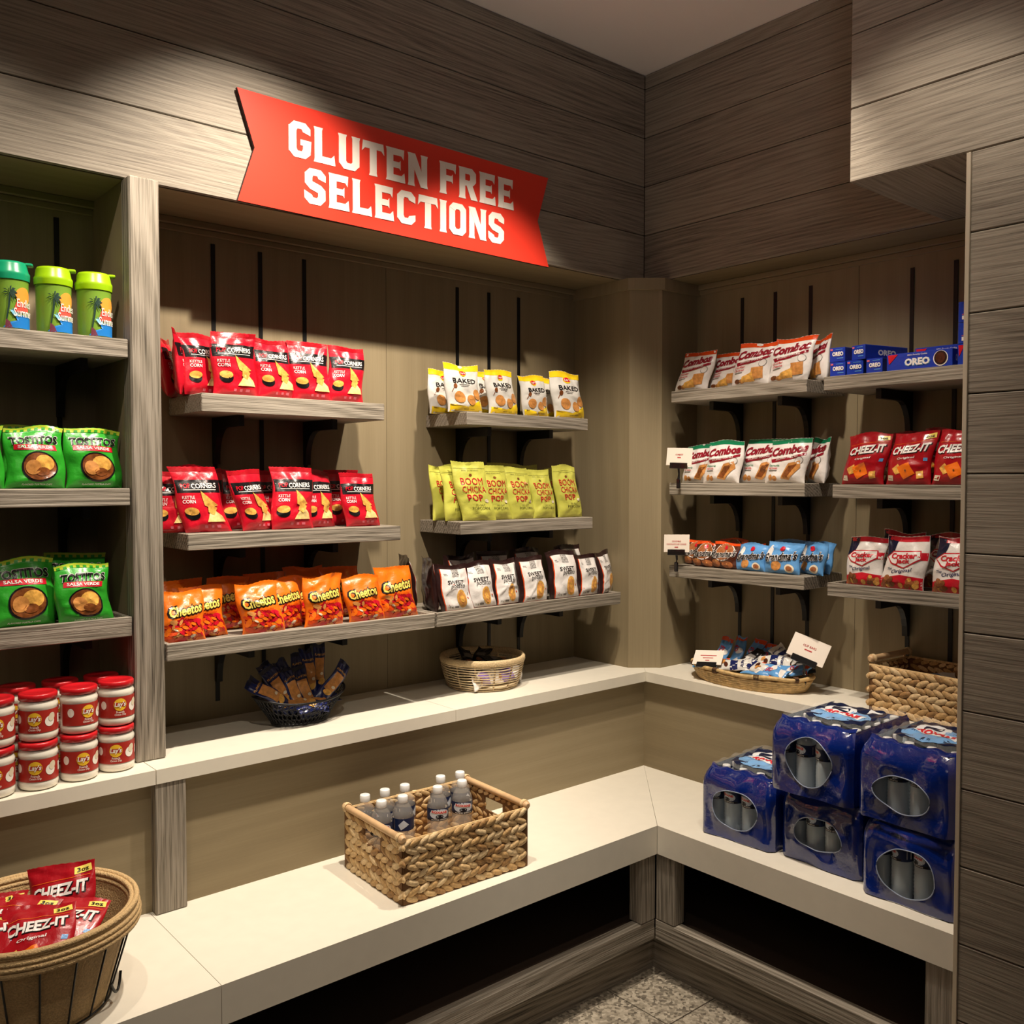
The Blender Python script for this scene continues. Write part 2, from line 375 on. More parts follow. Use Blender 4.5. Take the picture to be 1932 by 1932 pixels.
# ------------------------------------------------------------------ slotted channels
def channel(x, y, z1, ax, label, group):
    mb = MB(); z0 = .937
    if ax == 'y': mb.box(x - .0065, x + .0065, .2655, .2688, z0, z1, M_BLACK)
    else: mb.box(.1865, .1898, y - .0065, y + .0065, z0, z1, M_BLACK)
    tag(mb.build('shelf_channel'), label, 'shelf channel', group)
g = 'black slotted channels in the back panels'
for x, l in ((-2.093, 'black slotted channel behind the green tumblers'), (-1.653, 'black slotted channel, leftmost of three behind the red chip bags'), (-1.5, 'black slotted channel, middle of three behind the red chip bags'), (-1.347, 'black slotted channel, rightmost of three behind the red chip bags'),
             (-.725, 'black slotted channel, leftmost of three behind the yellow and white chip bags'), (-.575, 'black slotted channel, middle of three behind the yellow and white chip bags'), (-.426, 'black slotted channel, rightmost of three behind the yellow and white chip bags')):
    channel(x, 0, 2.333 if x < -1 else 2.326, 'y', l, g)
for y, l in ((-.332, 'black slotted channel, leftmost of three behind the orange topped pretzel bags'), (-.478, 'black slotted channel, middle of three behind the orange topped pretzel bags'), (-.625, 'black slotted channel, rightmost of three behind the orange topped pretzel bags'),
             (-.999, 'black slotted channel on the right wall behind the blue cookie boxes'), (-1.141, 'black slotted channel nearest the pale metal pillar edge')):
    channel(0, y, 2.314, 'x', l, g)

# ------------------------------------------------------------------ shelves
def shelf(ax, a0, a1, front, ztop, zbot, slots, label, lip=0, deep=None, braces=True):
    """ax 'y': on the left wall, a = x range; ax 'x': on the right wall, a = y range"""
    back = .268 if ax == 'y' else .189
    L_ = abs(a1 - a0); D = back - front; zt = ztop - lip
    loc = ((a0 + a1) / 2, front, zbot) if ax == 'y' else (front, (a0 + a1) / 2, zbot)
    t = thing('wall_shelf', label, 'shelf', loc, (0, 0, 0 if ax == 'y' else -PI / 2), None)
    mb = MB(); mb.bbox(-L_ / 2, L_ / 2, 0, D, 0, zt - zbot, M_BDX, .002)
    if lip:
        mb.bbox(-L_ / 2, L_ / 2, -.0005, .013, zt - zbot - .004, ztop - zbot, M_BDX, .0015)
        for s_ in (-1, 1): mb.bbox(min(s_ * L_ / 2, s_ * (L_ / 2 - .012)), max(s_ * L_ / 2, s_ * (L_ / 2 - .012)), .0135, D, zt - zbot - .004, ztop - zbot, M_BDX, .0015)
    mb.build('board', t)
    if braces:
        for s_ in slots:
            x = (s_ - (a0 + a1) / 2) * (1 if ax == 'y' else -1)
            prof = [(D * .22, -.001), (D - .001, -.001), (D - .001, -.14), (D - .018, -.14)]
            for k in range(7):
                an = k / 6 * PI / 2; prof.append((D - .018 - .065 * (1 - math.cos(an)), -.032 - .10 * (1 - math.sin(an)) if k else -.132))
            prof.append((D * .22, -.032))
            V = [(x + dx, y, z) for dx in (-.009, .009) for y, z in prof]; n = len(prof)
            mb = MB(); mb.add(V, [tuple(range(n)), tuple(range(n, 2 * n))[::-1]] + [(i, i + n, (i + 1) % n + n, (i + 1) % n) for i in range(n)], M_BLACK)
            mb.build('bracket', t)
    return t
SL1, SL2, SR1, SR2 = (-1.653, -1.347), (-.725, -.426), (-.332, -.625), (-.999,)
shelf('y', -1.792, -1.199, .023, 1.859, 1.807, SL1, 'grey wood shelf holding the upper row of red chip bags')
shelf('y', -1.835, -1.140, .023, 1.470, 1.424, SL1, 'grey wood shelf holding the lower row of red chip bags')
shelf('y', -1.921, -1.054, -.045, 1.186, 1.139, SL1, 'long grey wood shelf full of orange chip bags', .011)
shelf('y', -.866, -.284, .027, 1.850, 1.806, SL2, 'small grey wood shelf holding the yellow and white chip bags')
shelf('y', -.895, -.257, .026, 1.475, 1.431, SL2, 'small grey wood shelf holding the lime popcorn bags')
shelf('y', -1.045, -.176, -.045, 1.186, 1.140, SL2, 'long grey wood shelf full of black and white chip bags', .011)
shelf('y', -2.780, -2.004, -.03, 1.978, 1.930, (-2.093, -2.5), 'grey wood shelf with green tumblers beyond the divider')
shelf('y', -2.780, -2.004, -.03, 1.597, 1.552, (-2.093, -2.5), 'grey wood shelf with green chip bags just below the tumblers')
shelf('y', -2.780, -2.004, -.03, 1.265, 1.214, (-2.093, -2.5), 'grey wood shelf with green chip bags above the jars of dip', .011)
shelf('x', -.183, -.762, -.05, 1.953, 1.910, SR1, 'grey wood shelf holding the orange topped pretzel bags')
shelf('x', -.168, -.752, -.04, 1.606, 1.561, SR1, 'grey wood shelf holding the green topped pretzel bags')
shelf('x', -.178, -.760, -.05, 1.292, 1.248, SR1, 'grey wood shelf holding brown and blue cookie bags')
shelf('x', -.842, -1.47, -.08, 1.951, 1.907, SR2, 'grey wood shelf holding the blue cookie boxes')
shelf('x', -.866, -1.47, -.06, 1.603, 1.559, SR2, 'grey wood shelf holding the red cracker bags')
shelf('x', -.852, -1.47, -.06, 1.283, 1.240, SR2, 'grey wood shelf holding the striped caramel popcorn bags', .011)

# ------------------------------------------------------------------ the red sign
M_SR = mat('red_sign_face', '#dd3a2a', .32, coat=.1); M_SW = mat('cream_sign_letter', '#ece3d8', .4)
t = thing('banner_sign', 'red ribbon shaped wall sign with two lines of cream block capitals', 'sign', (-1.698, -.004, 2.38))
out = [(0, .012), (.051, .168), (.001, .321), (1.167, .315), (1.117, .154), (1.170, .0)]
mb = MB(); n = len(out); V = [(x, y, z) for y in (-.011, 0) for x, z in out]
tr = tessellate_polygon([[Vector((x, z, 0)) for x, z in out]])
mb.add(V, [tuple(a) for a in tr] + [tuple(i + n for i in a)[::-1] for a in tr] , M_SR)
mb.add(V, [(i, (i + 1) % n, n + (i + 1) % n, n + i) for i in range(n)], mat('dark_sign_edge', '#3a1512', .6))
mb.build('panel', t)
def stem(x0, x1, y0, y1, f0=1, f1=1):
    q = .025
    p = [(x0 - (q if f1 else 0), y1), (x1 + (q if f1 else 0), y1), (x1, y1 - .09 * f1), (x1, y0 + .09 * f0), (x1 + (q if f0 else 0), y0), (x0 - (q if f0 else 0), y0), (x0, y0 + .09 * f0), (x0, y1 - .09 * f1)]
    return p
ARMT = [(.18, 1), (.56, 1), (.54, .70), (.47, .80), (.18, .80)]; ARMB = [(.18, .2), (.47, .2), (.56, .30), (.59, 0), (.18, 0)]; ARMM = [(.18, .60), (.40, .60), (.44, .66), (.44, .36), (.40, .42), (.18, .42)]
TOPC = [(0, .84), (.14, 1), (.46, 1), (.60, .86), (.60, .68), (.39, .74), (.36, .81), (.24, .81), (.21, .74)]
BOTC = [(x, 1 - y) for x, y in TOPC][::-1]
LET = {'L': ([stem(0, .21, 0, 1), ARMB], .60), 'E': ([stem(0, .21, 0, 1), ARMT, ARMM, ARMB], .60), 'F': ([stem(0, .21, 0, 1), ARMT, ARMM], .58),
       'T': ([stem(.21, .42, 0, 1, 1, 0), [(0, 1), (.63, 1), (.66, .68), (.57, .79), (.06, .79), (-.03, .68)]], .64),
       'I': ([stem(0, .21, 0, 1)], .22),
       'N': ([stem(0, .19, 0, 1), stem(.43, .62, 0, 1), [(0, 1), (.22, 1), (.62, 0), (.41, 0)]], .63),
       'U': ([stem(0, .21, .14, 1, 0, 1), stem(.40, .61, .14, 1, 0, 1), [(0, .16), (.14, 0), (.47, 0), (.61, .16), (.40, .24), (.36, .19), (.25, .19), (.21, .24)]], .62),
       'R': ([stem(0, .21, 0, 1), [(.18, 1), (.46, 1), (.60, .87), (.60, .58), (.50, .46), (.18, .42), (.18, .60), (.36, .60), (.39, .64), (.39, .77), (.36, .81), (.18, .81)], [(.24, .48), (.46, .48), (.66, 0), (.42, 0)]], .65),
       'G': ([[(0, .86), (.21, .86), (.21, .14), (0, .14)], TOPC, BOTC, [(.32, .52), (.62, .52), (.60, .2), (.39, .2), (.39, .36), (.32, .36)]], .62),
       'C': ([[(0, .86), (.21, .86), (.21, .14), (0, .14)], TOPC, BOTC], .62),
       'O': ([[(0, .86), (.21, .86), (.21, .14), (0, .14)], [(.40, .86), (.61, .86), (.61, .14), (.40, .14)], [(0, .85), (.14, 1), (.47, 1), (.61, .85), (.40, .75), (.36, .81), (.25, .81), (.21, .75)], [(0, .15), (.21, .25), (.25, .19), (.36, .19), (.40, .25), (.61, .15), (.47, 0), (.14, 0)]], .63),
       'S': ([TOPC, [(x, y) for x, y in [(.59, .16), (.45, 0), (.13, 0), (-.01, .14), (-.02, .36), (.20, .26), (.23, .19), (.35, .19), (.38, .24)]], [(0, .86), (0, .56), (.14, .42), (.38, .34), (.38, .24), (.59, .16), (.59, .44), (.46, .56), (.21, .64), (.21, .76)]], .61)}
def write(txt, x0, x1, zb, zt, dz):
    adv = []; x = 0
    for ch in txt:
        if ch == ' ': x += .34; continue
        adv.append((ch, x)); x += LET[ch][1] + .10
    tot = x - .10; k = (x1 - x0) / tot
    for ch, ax in adv:
        mb = MB()
        for pi_, p in enumerate(LET[ch][0]):
            P = [((ax + a) * k + x0, b * (zt - zb) + zb + dz * ((ax + a) / tot)) for a, b in p]
            V = [(a, y, z) for y in (-.0122 - .0003 * pi_, -.011) for a, z in P]; n = len(P)
            tr = tessellate_polygon([[Vector((a, z, 0)) for a, z in P]])
            mb.add(V, [tuple(q) for q in tr] + [(i, (i + 1) % n, n + (i + 1) % n, n + i) for i in range(n)], M_SW)
        mb.build('letter', t)
write('GLUTEN FREE', .155, 1.005, .170, .272, .0)
write('SELECTIONS', .205, .962, .045, .148, .0)
mb = MB(); mb.lathe([(.0005, .004), (.006, .004), (.008, .001), (.008, 0)], M_BLACK, 12); o = mb.build('screw_head', loc=(-.862, -.001, 2.675), rot=(PI / 2, 0, 0))
tag(o, 'small dark screw in the plank above the red sign', 'screw')

# ------------------------------------------------------------------ bags
def foil(name, col, rough=.30, metal=0, vary=0, bs=60): return mat(name, col, rough, metal, .6, bump=.25, bscale=90, coat=.25, vary=vary)
C = dict(red=foil('print_red', '#c9142a'), dred=foil('print_deep_red', '#a50e1c'), blk=foil('print_black', '#141113'), wht=foil('print_white', '#ebe6e2'), gold=foil('print_golden_chip', '#dfa850', vary=.35),
         pale=foil('print_pale_chip', '#efd08a', vary=.2), brn=foil('print_brown', '#7a4420', vary=.4), org=foil('print_orange', '#ee7416'), dorg=foil('print_deep_orange', '#d8480f'), yel=foil('print_yellow', '#f1cd1f'), logoy=foil('print_soft_yellow', '#f0dc6a'),
         lime=foil('print_lime', '#cbcb58', .42), dgrn=foil('print_dark_olive', '#4c4a22'), sil=foil('print_silver_white', '#d9d6cf', .35), grn=foil('print_green', '#2fa02a'), lgrn=foil('print_light_green', '#b5c73a'), dbrn=foil('print_dark_brown', '#2a1615'),
         mar=foil('print_maroon', '#8c1226'), tgrn=foil('print_teal_green', '#0d7a50'), blu=foil('print_light_blue', '#5e9bd6'), navy=foil('print_navy', '#141f55'), dnav=foil('print_dark_navy', '#0c1230'), tan=foil('print_tan', '#c98a4a', vary=.25), gry=foil('print_grey', '#77726e'),
         obl=foil('print_royal_blue', '#1838a8'), pur=foil('print_purple', '#8a6fc0'), cho=foil('print_chocolate', '#4b2314', vary=.3), crm=foil('print_cream', '#e9dcc2'), pnk=foil('print_pink', '#dd6a7c'), cho2=foil('print_cookie', '#9a5c34', vary=.4))
rnd = random.Random(7)
def blobs(cols, n, a0, a1, b0, b1, r0, r1, lay=2, seed=1, asp=2.2):
    q = random.Random(seed); out = []
    for i in range(n):
        r = q.uniform(r0, r1); out.append(('ell', C[q.choice(cols)], q.uniform(a0, a1), q.uniform(b0, b1), r, r * .9 / asp, q.uniform(-80, 80), lay + i * .06, 9))
    return out
A = {}
A['corn'] = (.130, .176, .019, 'red', [('band', C['blk'], .60, .80), ('txt', C['red'], 'POP', -.29, .705, .075, .20, 2, 0, .02), ('txt', C['wht'], 'CORNERS', .10, .705, .080, .54, 2, 0, .02), ('rect', C['wht'], -.36, .36, .640, .648, 0),
    ('txt', C['wht'], 'KETTLE', -.27, .53, .045, .26, 0, 0, .01), ('txt', C['wht'], 'CORN', -.27, .465, .055, .26, 0, 0, .02), ('ell', C['blk'], -.26, .27, .15, .085, 0), ('ell', C['gold'], -.26, .315, .145, .06, 0, 3),
    ('poly', C['gold'], [(.0, .63), (.10, .56), (.33, .40), (.16, .36), (.04, .40)], 3), ('poly', C['pale'], [(-.02, .15), (.12, .30), (.20, .36), (.36, .24), (.39, .15)], 4), ('poly', C['gold'], [(.12, .44), (.30, .36), (.20, .25), (.08, .30)], 5),
    ('rect', C['pnk'], -.10, -.04, .06, .10, 0), ('rect', C['pnk'], .04, .10, .06, .10, 0), ('rect', C['pnk'], .17, .26, .06, .10, 0), ('rect', C['dred'], -.49, .49, .93, .995, 0, 1)])
A['puff'] = (.126, .146, .022, 'org', [('txt', C['blk'], 'Cheetos', 0, .635, .25, .86, 7, .1, .09, 2), ('txt', C['logoy'], 'Cheetos', 0, .635, .20, .78, 7, .1, .03, 4), ('txt', C['dorg'], 'Crunchy', .14, .47, .06, .36, 7, .2, .02),
    ('ell', C['dred'], 0, .22, .46, .25, 0, 1, 20)] + blobs(['dred', 'dorg', 'org', 'dorg', 'red', 'tan', 'org'], 64, -.42, .42, .04, .42, .05, .12, 2.5, 5) + [('ell', C['crm'], .15, .12, .07, .03, 20, 8), ('ell', C['crm'], -.22, .26, .05, .02, -30, 8)])
A['baked'] = (.150, .168, .020, 'sil', [('band', C['yel'], .87, .999), ('poly', C['yel'], [(-.47, .0), (.47, .0), (.47, .28), (.2, .12), (-.2, .10), (-.47, .16)], 1), ('ell', C['yel'], 0, .83, .11, .085, 0, 2), ('ell', C['red'], 0, .825, .10, .05, 0, 3), ('txt', C['wht'], "Lay's", 0, .82, .06, .16, 0, .1, .02, 5),
    ('txt', C['blk'], 'BAKED', .02, .645, .10, .66, 0, 0, .015), ('rect', C['gry'], -.14, .14, .555, .57, 0), ('rect', C['gry'], -.10, .10, .525, .535, 0), ('ell', C['brn'], -.27, .53, .05, .055, -30, 3), ('rect', C['brn'], -.40, -.30, .44, .455, 55, 3),
    ('ell', C['tan'], -.20, .30, .15, .12, 10, 3), ('ell', C['tan'], .12, .25, .12, .105, -10, 4), ('ell', C['tan'], .34, .37, .13, .11, 30, 3), ('txt', C['blk'], 'BAKED CRISPS', .05, .06, .025, .3, 0, 0, 0)])
A['lime'] = (.124, .194, .018, 'lime', [('txt', C['red'], 'BOOM', .0, .665, .12, .66, 0, 0, .0), ('txt', C['red'], 'CHICKA', .02, .525, .11, .70, 0, 0, -.002), ('txt', C['red'], 'POP', -.02, .385, .11, .46, 0, 0, .01), ('txt', C['dgrn'], 'SEA SALT', .06, .26, .028, .30, 0, 0, 0),
    ('txt', C['dgrn'], 'POPCORN', .06, .205, .05, .52, 0, 0, .0), ('ell', C['brn'], -.02, .775, .05, .022, 0), ('txt', C['dgrn'], 'REAL INGREDIENTS', 0, .855, .014, .5, 0, 0, 0), ('ell', C['crm'], .30, .33, .06, .03, 0), ('rect', C['dgrn'], -.48, .48, .885, .889, 0)])
A['sweet'] = (.136, .166, .020, 'dbrn', [('poly', C['dorg'], [(-.41, .03), (.47, .03), (.45, .90), (-.39, .90)], 1), ('poly', C['wht'], [(-.385, .035), (.46, .035), (.44, .905), (-.365, .905)], 2)] +
    [('txt', C['blk'], s_, .05, .885 - i * .042, .034, .20, 0, 0, .01, 4) for i, s_ in enumerate(('FOOD', 'SHOULD', 'TASTE', 'GOOD'))] + [('rect', C['gry'], -.30, -.20, .80, .81, 0, 3), ('rect', C['gry'], -.30, -.18, .77, .78, 0, 3),
    ('txt', C['blk'], 'SWEET', .03, .625, .085, .50, 0, 0, .018, 4), ('txt', C['blk'], 'potato', .08, .53, .10, .46, 0, .25, .0, 4), ('ell', C['gold'], .13, .27, .15, .20, -12, 4), ('ell', C['tan'], .13, .27, .11, .15, -12, 5), ('ell', C['gold'], .13, .27, .06, .08, -12, 6),
    ('txt', C['dgrn'], '12 g', -.27, .10, .05, .12, 0, 0, .02, 4), ('rect', C['gry'], -.16, -.04, .08, .12, 0, 4), ('rect', C['dorg'], .33, .36, .26, .30, 30, 4), ('rect', C['gry'], .37, .39, .34, .40, -20, 4)])
A['verde'] = (.138, .152, .024, 'grn', [('band', C['lgrn'], .93, .999)] + [('rect', C['grn'], -.46 + i * .12, -.40 + i * .12, .93, .97, 0, 2) for i in range(8)] + [('txt', C['wht'], 'TOSTITOS', 0, .775, .145, .84, 0, 0, .05, 2), ('txt', C['blk'], 'TOSTITOS', 0, .775, .13, .82, 0, 0, .03, 4),
    ('rect', C['red'], -.36, .36, .61, .70, -2, 2), ('txt', C['wht'], 'SALSA VERDE', 0, .66, .05, .60, -2, 0, .02, 4), ('ell', C['blk'], .02, .34, .31, .25, 0, 2, 26), ('ell', C['brn'], .02, .345, .28, .22, 0, 3, 26), ('ell', C['gold'], .10, .40, .17, .13, 0, 4), ('ell', C['tan'], -.10, .33, .13, .12, 0, 5), ('ell', C['brn'], .06, .26, .12, .07, 0, 5),
    ('txt', C['wht'], 'FLAVORED TORTILLA CHIPS', 0, .055, .025, .5, 0, 0, .01)])
def pretz(top, food):
    return [('band', C[top], .90, .999), ('txt', C['mar'], 'Combos', 0, .75, .21, .90, 6, .2, .05, 3), ('poly', C['mar'], [(-.42, .54), (.10, .59), (.44, .68), (.44, .62), (.10, .52), (-.35, .46)], 2), ('txt', C['wht'], 'STUFFED SNACKS', .0, .565, .035, .56, 8, 0, .01, 4), ('ell', C['gry'], .32, .50, .09, .085, 0, 2), ('ell', C['wht'], .32, .50, .08, .075, 0, 3)] + food
A['pretz_o'] = (.158, .150, .022, 'wht', pretz('dorg', [('txt', C['red'], 'Cheddar', -.26, .43, .05, .30, 6, .1, .01), ('txt', C['red'], 'Cheese', -.26, .36, .05, .28, 6, .1, .01), ('rect', C['gry'], -.38, -.16, .29, .31, 6), ('poly', C['tan'], [(.08, .40), (.36, .42), (.40, .14), (.10, .12)], 3), ('poly', C['gold'], [(-.12, .2), (.12, .3), (.2, .08), (-.16, .06)], 4), ('ell', C['brn'], -.28, .10, .09, .05, 0), ('ell', C['tan'], -.14, .09, .08, .05, 0, 3)]))
A['pretz_g'] = (.158, .152, .022, 'wht', pretz('tgrn', [('txt', C['tgrn'], 'Pizzeria', -.27, .40, .05, .30, 0, .1, .01), ('txt', C['red'], 'PRETZEL', -.27, .33, .035, .24, 0, 0, .02), ('rect', C['gry'], -.38, -.16, .27, .29, 0), ('poly', C['tan'], [(-.02, .10), (.10, .44), (.34, .50), (.40, .34), (.18, .06)], 3), ('poly', C['brn'], [(.02, .14), (.12, .38), (.30, .42), (.16, .12)], 4), ('ell', C['tan'], -.30, .12, .06, .07, 0, 3), ('ell', C['tan'], -.18, .10, .06, .06, 0, 3)]))
A['crack'] = (.140, .158, .020, 'dred', [('rect', C['logoy'], .20, .46, .86, .95, 8, 2), ('txt', C['blk'], '3oz', .33, .905, .055, .18, 8, 0, .02, 4), ('rect', C['org'], -.44, .44, .80, .806, 4), ('txt', C['blk'], 'CHEEZ-IT', .01, .665, .17, .86, 5, .12, .05, 2), ('txt', C['wht'], 'CHEEZ-IT', 0, .675, .16, .84, 5, .12, .04, 4), ('txt', C['wht'], 'Original', -.04, .50, .05, .40, 5, .1, .02),
    ('poly', C['org'], [(-.22, .33), (.06, .42), (.20, .20), (-.06, .09)], 3), ('poly', C['gold'], [(-.34, .30), (-.20, .39), (-.06, .24), (-.24, .18)], 2), ('poly', C['gold'], [(.22, .24), (.36, .26), (.38, .12), (.24, .10)], 3), ('ell', C['brn'], 0, .26, .02, .02, 0, 6), ('rect', C['crm'], -.44, -.30, .07, .17, -6, 3), ('rect', C['brn'], -.42, -.32, .10, .11, -6, 4), ('rect', C['blu'], .36, .44, .44, .50, 0)])
def cook(txtc, ck, face):
    return [('txt', C['wht'], "Grandma's", 0, .55, .30, .92, 6, .2, .07, 4), ('txt', C['blk'], "Grandma's", 0, .55, .27, .90, 6, .2, .02, 6), ('ell', C['red'], 0, .80, .07, .08, 0, 3)] + ck
A['cookie_b'] = (.112, .094, .016, 'cho', [('band', C['dorg'], .90, .999)] + cook(0, [('ell', C['cho2'], .0, .62, .33, .30, 0, 1, 24), ('ell', C['wht'], 0, .62, .36, .34, 0, .5, 24), ('ell', C['cho2'], .0, .66, .32, .28, 0, 2, 24), ('ell', C['cho2'], -.25, .18, .2, .15, 0, 2), ('ell', C['cho2'], .2, .15, .2, .14, 0, 2)] + blobs(['cho', 'brn', 'tan'], 14, -.3, .3, .1, .8, .02, .04, 2.5, 8, 1), 0))
A['cookie_l'] = (.128, .098, .016, 'blu', cook(0, [('ell', C['tan'], -.10, .24, .15, .15, 20, 2), ('ell', C['crm'], .27, .18, .13, .14, 0, 2), ('ell', C['cho2'], .27, .18, .09, .08, 0, 3), ('ell', C['wht'], -.34, .62, .09, .28, 0, 1)], 0))
A['stripe'] = (.136, .166, .020, 'wht', [('rect', C['red'], -.49, .49, .90, .995, 0, 1), ('poly', C['red'], [(-.49, .02), (.49, .02), (.49, .24), (.0, .28), (-.49, .20)], 1), ('rect', C['red'], .10, .49, .56, .70, 0, 1), ('poly', C['dnav'], [(-.49, .60), (-.49, .98), (-.22, .98), (-.28, .70)], 2),
    ('poly', C['red'], [(-.46, .60), (-.30, .72), (.34, .74), (.40, .58), (.02, .40), (-.30, .48)], 3), ('poly', C['wht'], [(-.43, .60), (-.29, .70), (.32, .72), (.36, .59), (.02, .42), (-.28, .50)], 4), ('txt', C['red'], 'Cracker', -.03, .635, .11, .62, 3, 0, .04, 6), ('txt', C['red'], 'Jack', -.02, .525, .11, .34, 3, 0, .04, 6),
    ('txt', C['navy'], 'The', -.30, .385, .05, .12, 8, .2, .01, 3), ('txt', C['navy'], 'Original', .0, .35, .09, .48, 8, .25, .01, 3)] + blobs(['brn', 'tan', 'cho2', 'gold'], 22, -.4, .4, .05, .24, .05, .08, 3, 9, 1.2))
A['nut'] = (.046, .165, .009, 'navy', [('txt', C['gold'], 'PLANTERS', 0, .80, .04, .86, 0, 0, .02), ('poly', C['tan'], [(-.36, .74), (.36, .74), (.36, .30), (-.36, .34)], 2), ('ell', C['gold'], .05, .30, .34, .055, 20, 3), ('ell', C['crm'], .16, .44, .14, .03, 0, 3), ('rect', C['dnav'], -.5, .5, .93, .999, 0, 1)])
A['bar_o'] = (.062, .150, .010, 'blu', [('rect', C['dorg'], -.5, .5, .86, .995, 0, 1), ('txt', C['red'], 'CLIF', -.12, .58, .30 * .5, .5, 90, 0, .03), ('ell', C['wht'], .12, .5, .30, .10, 0, 2), ('poly', C['wht'], [(-.4, .05), (.4, .05), (.3, .28), (-.2, .2)], 2)])
A['bar_n'] = (.066, .150, .010, 'sil', [('rect', C['navy'], -.5, .5, .40, .62, 8, 1), ('txt', C['navy'], 'BAKERY', 0, .76, .07, .8, 0, 0, .03), ('ell', C['cho'], .1, .28, .26, .06, 20, 2), ('ell', C['tan'], -.15, .18, .20, .05, -20, 3)])
A['bar_k'] = (.066, .150, .010, 'blk', [('rect', C['gry'], -.3, .3, .5, .7, 0, 1), ('ell', C['cho2'], 0, .3, .26, .08, 20, 2)])
A['bar_p'] = (.066, .150, .010, 'wht', [('poly', C['pur'], [(-.5, .2), (.5, .35), (.5, .75), (-.5, .6)], 1), ('ell', C['cho2'], 0, .25, .2, .06, 10, 2)])
A['bar_w'] = (.066, .150, .010, 'wht', [('poly', C['blu'], [(-.5, .2), (.5, .45), (.5, .9), (-.5, .6)], 1), ('ell', C['tan'], 0, .25, .2, .06, 10, 2)])
BACK = {'sweet': 'dbrn'}
def bag(kind, name='chip_bag', lean=0, seed=0, sc=1, sh=None, full=1.0, curl=0, sx=1):
    W, H, T, base, cm = A[kind]; W *= sc * sx; H *= sc; T *= sc * full
    q = np.random.RandomState(seed + 11)
    K = 13; ra = q.uniform(0, PI, K); rc = np.stack([q.uniform(-.5, .5, K) * W, q.uniform(.05, 1, K) * H], 1); rl = q.uniform(.2, .5, K) * W; am = q.uniform(-.0040, .0030, K); wd = q.uniform(.0035, .008, K)
    ph = q.uniform(0, 6.28, 8); shx = math.tan(R(lean)) if sh is None else sh
    tilt = q.uniform(-.05, .05); topc = q.uniform(-.006, .006); bend = q.uniform(.0, .012) + curl; narrow = q.uniform(.02, .05)
    def thick(u, v):
        g = np.clip((v + .02) / .16, 0, 1) ** .5 * np.clip((.945 - v) / .36, 0, 1) ** .75
        g = np.clip(g, .035, None) * np.where(v < .02, .75, 1)
        return T * (1.05 * g * np.clip(1 - np.abs(u) ** 2.6, 0, 1) ** .62) + .0006
    def crease(X, Z, v):
        d = np.zeros_like(X)
        for i in range(K):
            dx, dz = X - rc[i, 0], Z - rc[i, 1]; c_, s_ = math.cos(ra[i]), math.sin(ra[i]); al = dx * c_ + dz * s_; ac = -dx * s_ + dz * c_
            d += am[i] * np.exp(-(ac / wd[i]) ** 2) * np.exp(-(al / rl[i]) ** 2)
        d += .0022 * np.sin(X / W * 19 + ph[0]) * np.exp(-((v - .84) / .09) ** 2) + .0016 * np.sin(X / W * 15 + ph[1]) * np.exp(-((v - .06) / .08) ** 2)
        d += .0014 * np.sin(X * 90 + Z * 60 + ph[2]) + .0010 * np.sin(Z * 120 - X * 40 + ph[3])
        return d
    def side(X, Z, off, sgn):
        X = np.asarray(X, float); Z = np.asarray(Z, float); u = np.clip(2 * X / W, -1, 1); v = Z / H
        t_ = thick(u, v); edge = np.clip(1 - np.abs(u) ** 6, 0, 1)
        y = sgn * (t_ + off) + (crease(X, Z, v) * edge if sgn < 0 else -crease(-X, Z, v) * edge)
        wv = 1 - narrow * np.sin(PI * np.clip(v, 0, 1)) ** .6 - .012 * np.sin(v * 22 + ph[4]) * edge
        x = X * wv + shx * Z + .004 * np.sin(v * 7 + ph[5])
        z = Z + tilt * X * v ** 2 + topc * np.sin(u * 3 + ph[6]) * v ** 4 + .05 * abs(T) * 0
        y = y + bend * v ** 2 + .004 * np.sin(u * 2 + ph[7]) * v ** 3
        return np.stack([x, y, z], 1)
    mb = MB(); NU, NV = 27, 33
    uu = np.sin(np.linspace(-PI / 2, PI / 2, NU)) * .5 * W; vv = np.linspace(0, 1, NV) * H
    U, V_ = np.meshgrid(uu, vv, indexing='ij')
    F_ = side(U.ravel(), V_.ravel(), 0, -1).reshape(NU, NV, 3); B_ = side(U.ravel(), V_.ravel(), 0, 1).reshape(NU, NV, 3)
    B_[0] = F_[0]; B_[-1] = F_[-1]
    for j in range(NU): F_[j, -1, 2] += (.0012 if j % 2 else 0); B_[j, -1, 2] = F_[j, -1, 2]
    mb.grid(F_, C[base]); mb.grid(B_[::-1], C[BACK.get(kind, base)])
    mb.grid(np.stack([F_[:, 0], B_[:, 0]], 1)[::-1], C[base]); mb.grid(np.stack([F_[:, -1], B_[:, -1]], 1), C[base])
    art(mb, cm, W, H, lambda X, Z, off: side(X, Z, off, -1))
    zmin = min(F_[:, 0, 2].min(), B_[:, 0, 2].min())
    for a_ in mb.v: a_[:, 2] -= zmin
    return mb
_sd = [100]
def put(kind, wall, x, y, z, yaw, lean, label, name='chip_bag', cat='chip bag', group=None, sc=1, back=4, full=1.0, sx=1):
    _sd[0] += 1
    mb = bag(kind, lean=lean, seed=_sd[0], sc=sc, full=full, sx=sx)
    o = mb.build(name, loc=(x, y, z + .0008))
    o.rotation_euler = (R(-back), 0, R(yaw) + (0 if wall == 'y' else -PI / 2))
    if wall == 'x': o.rotation_mode = 'XYZ'
    return tag(o, label, cat, group)

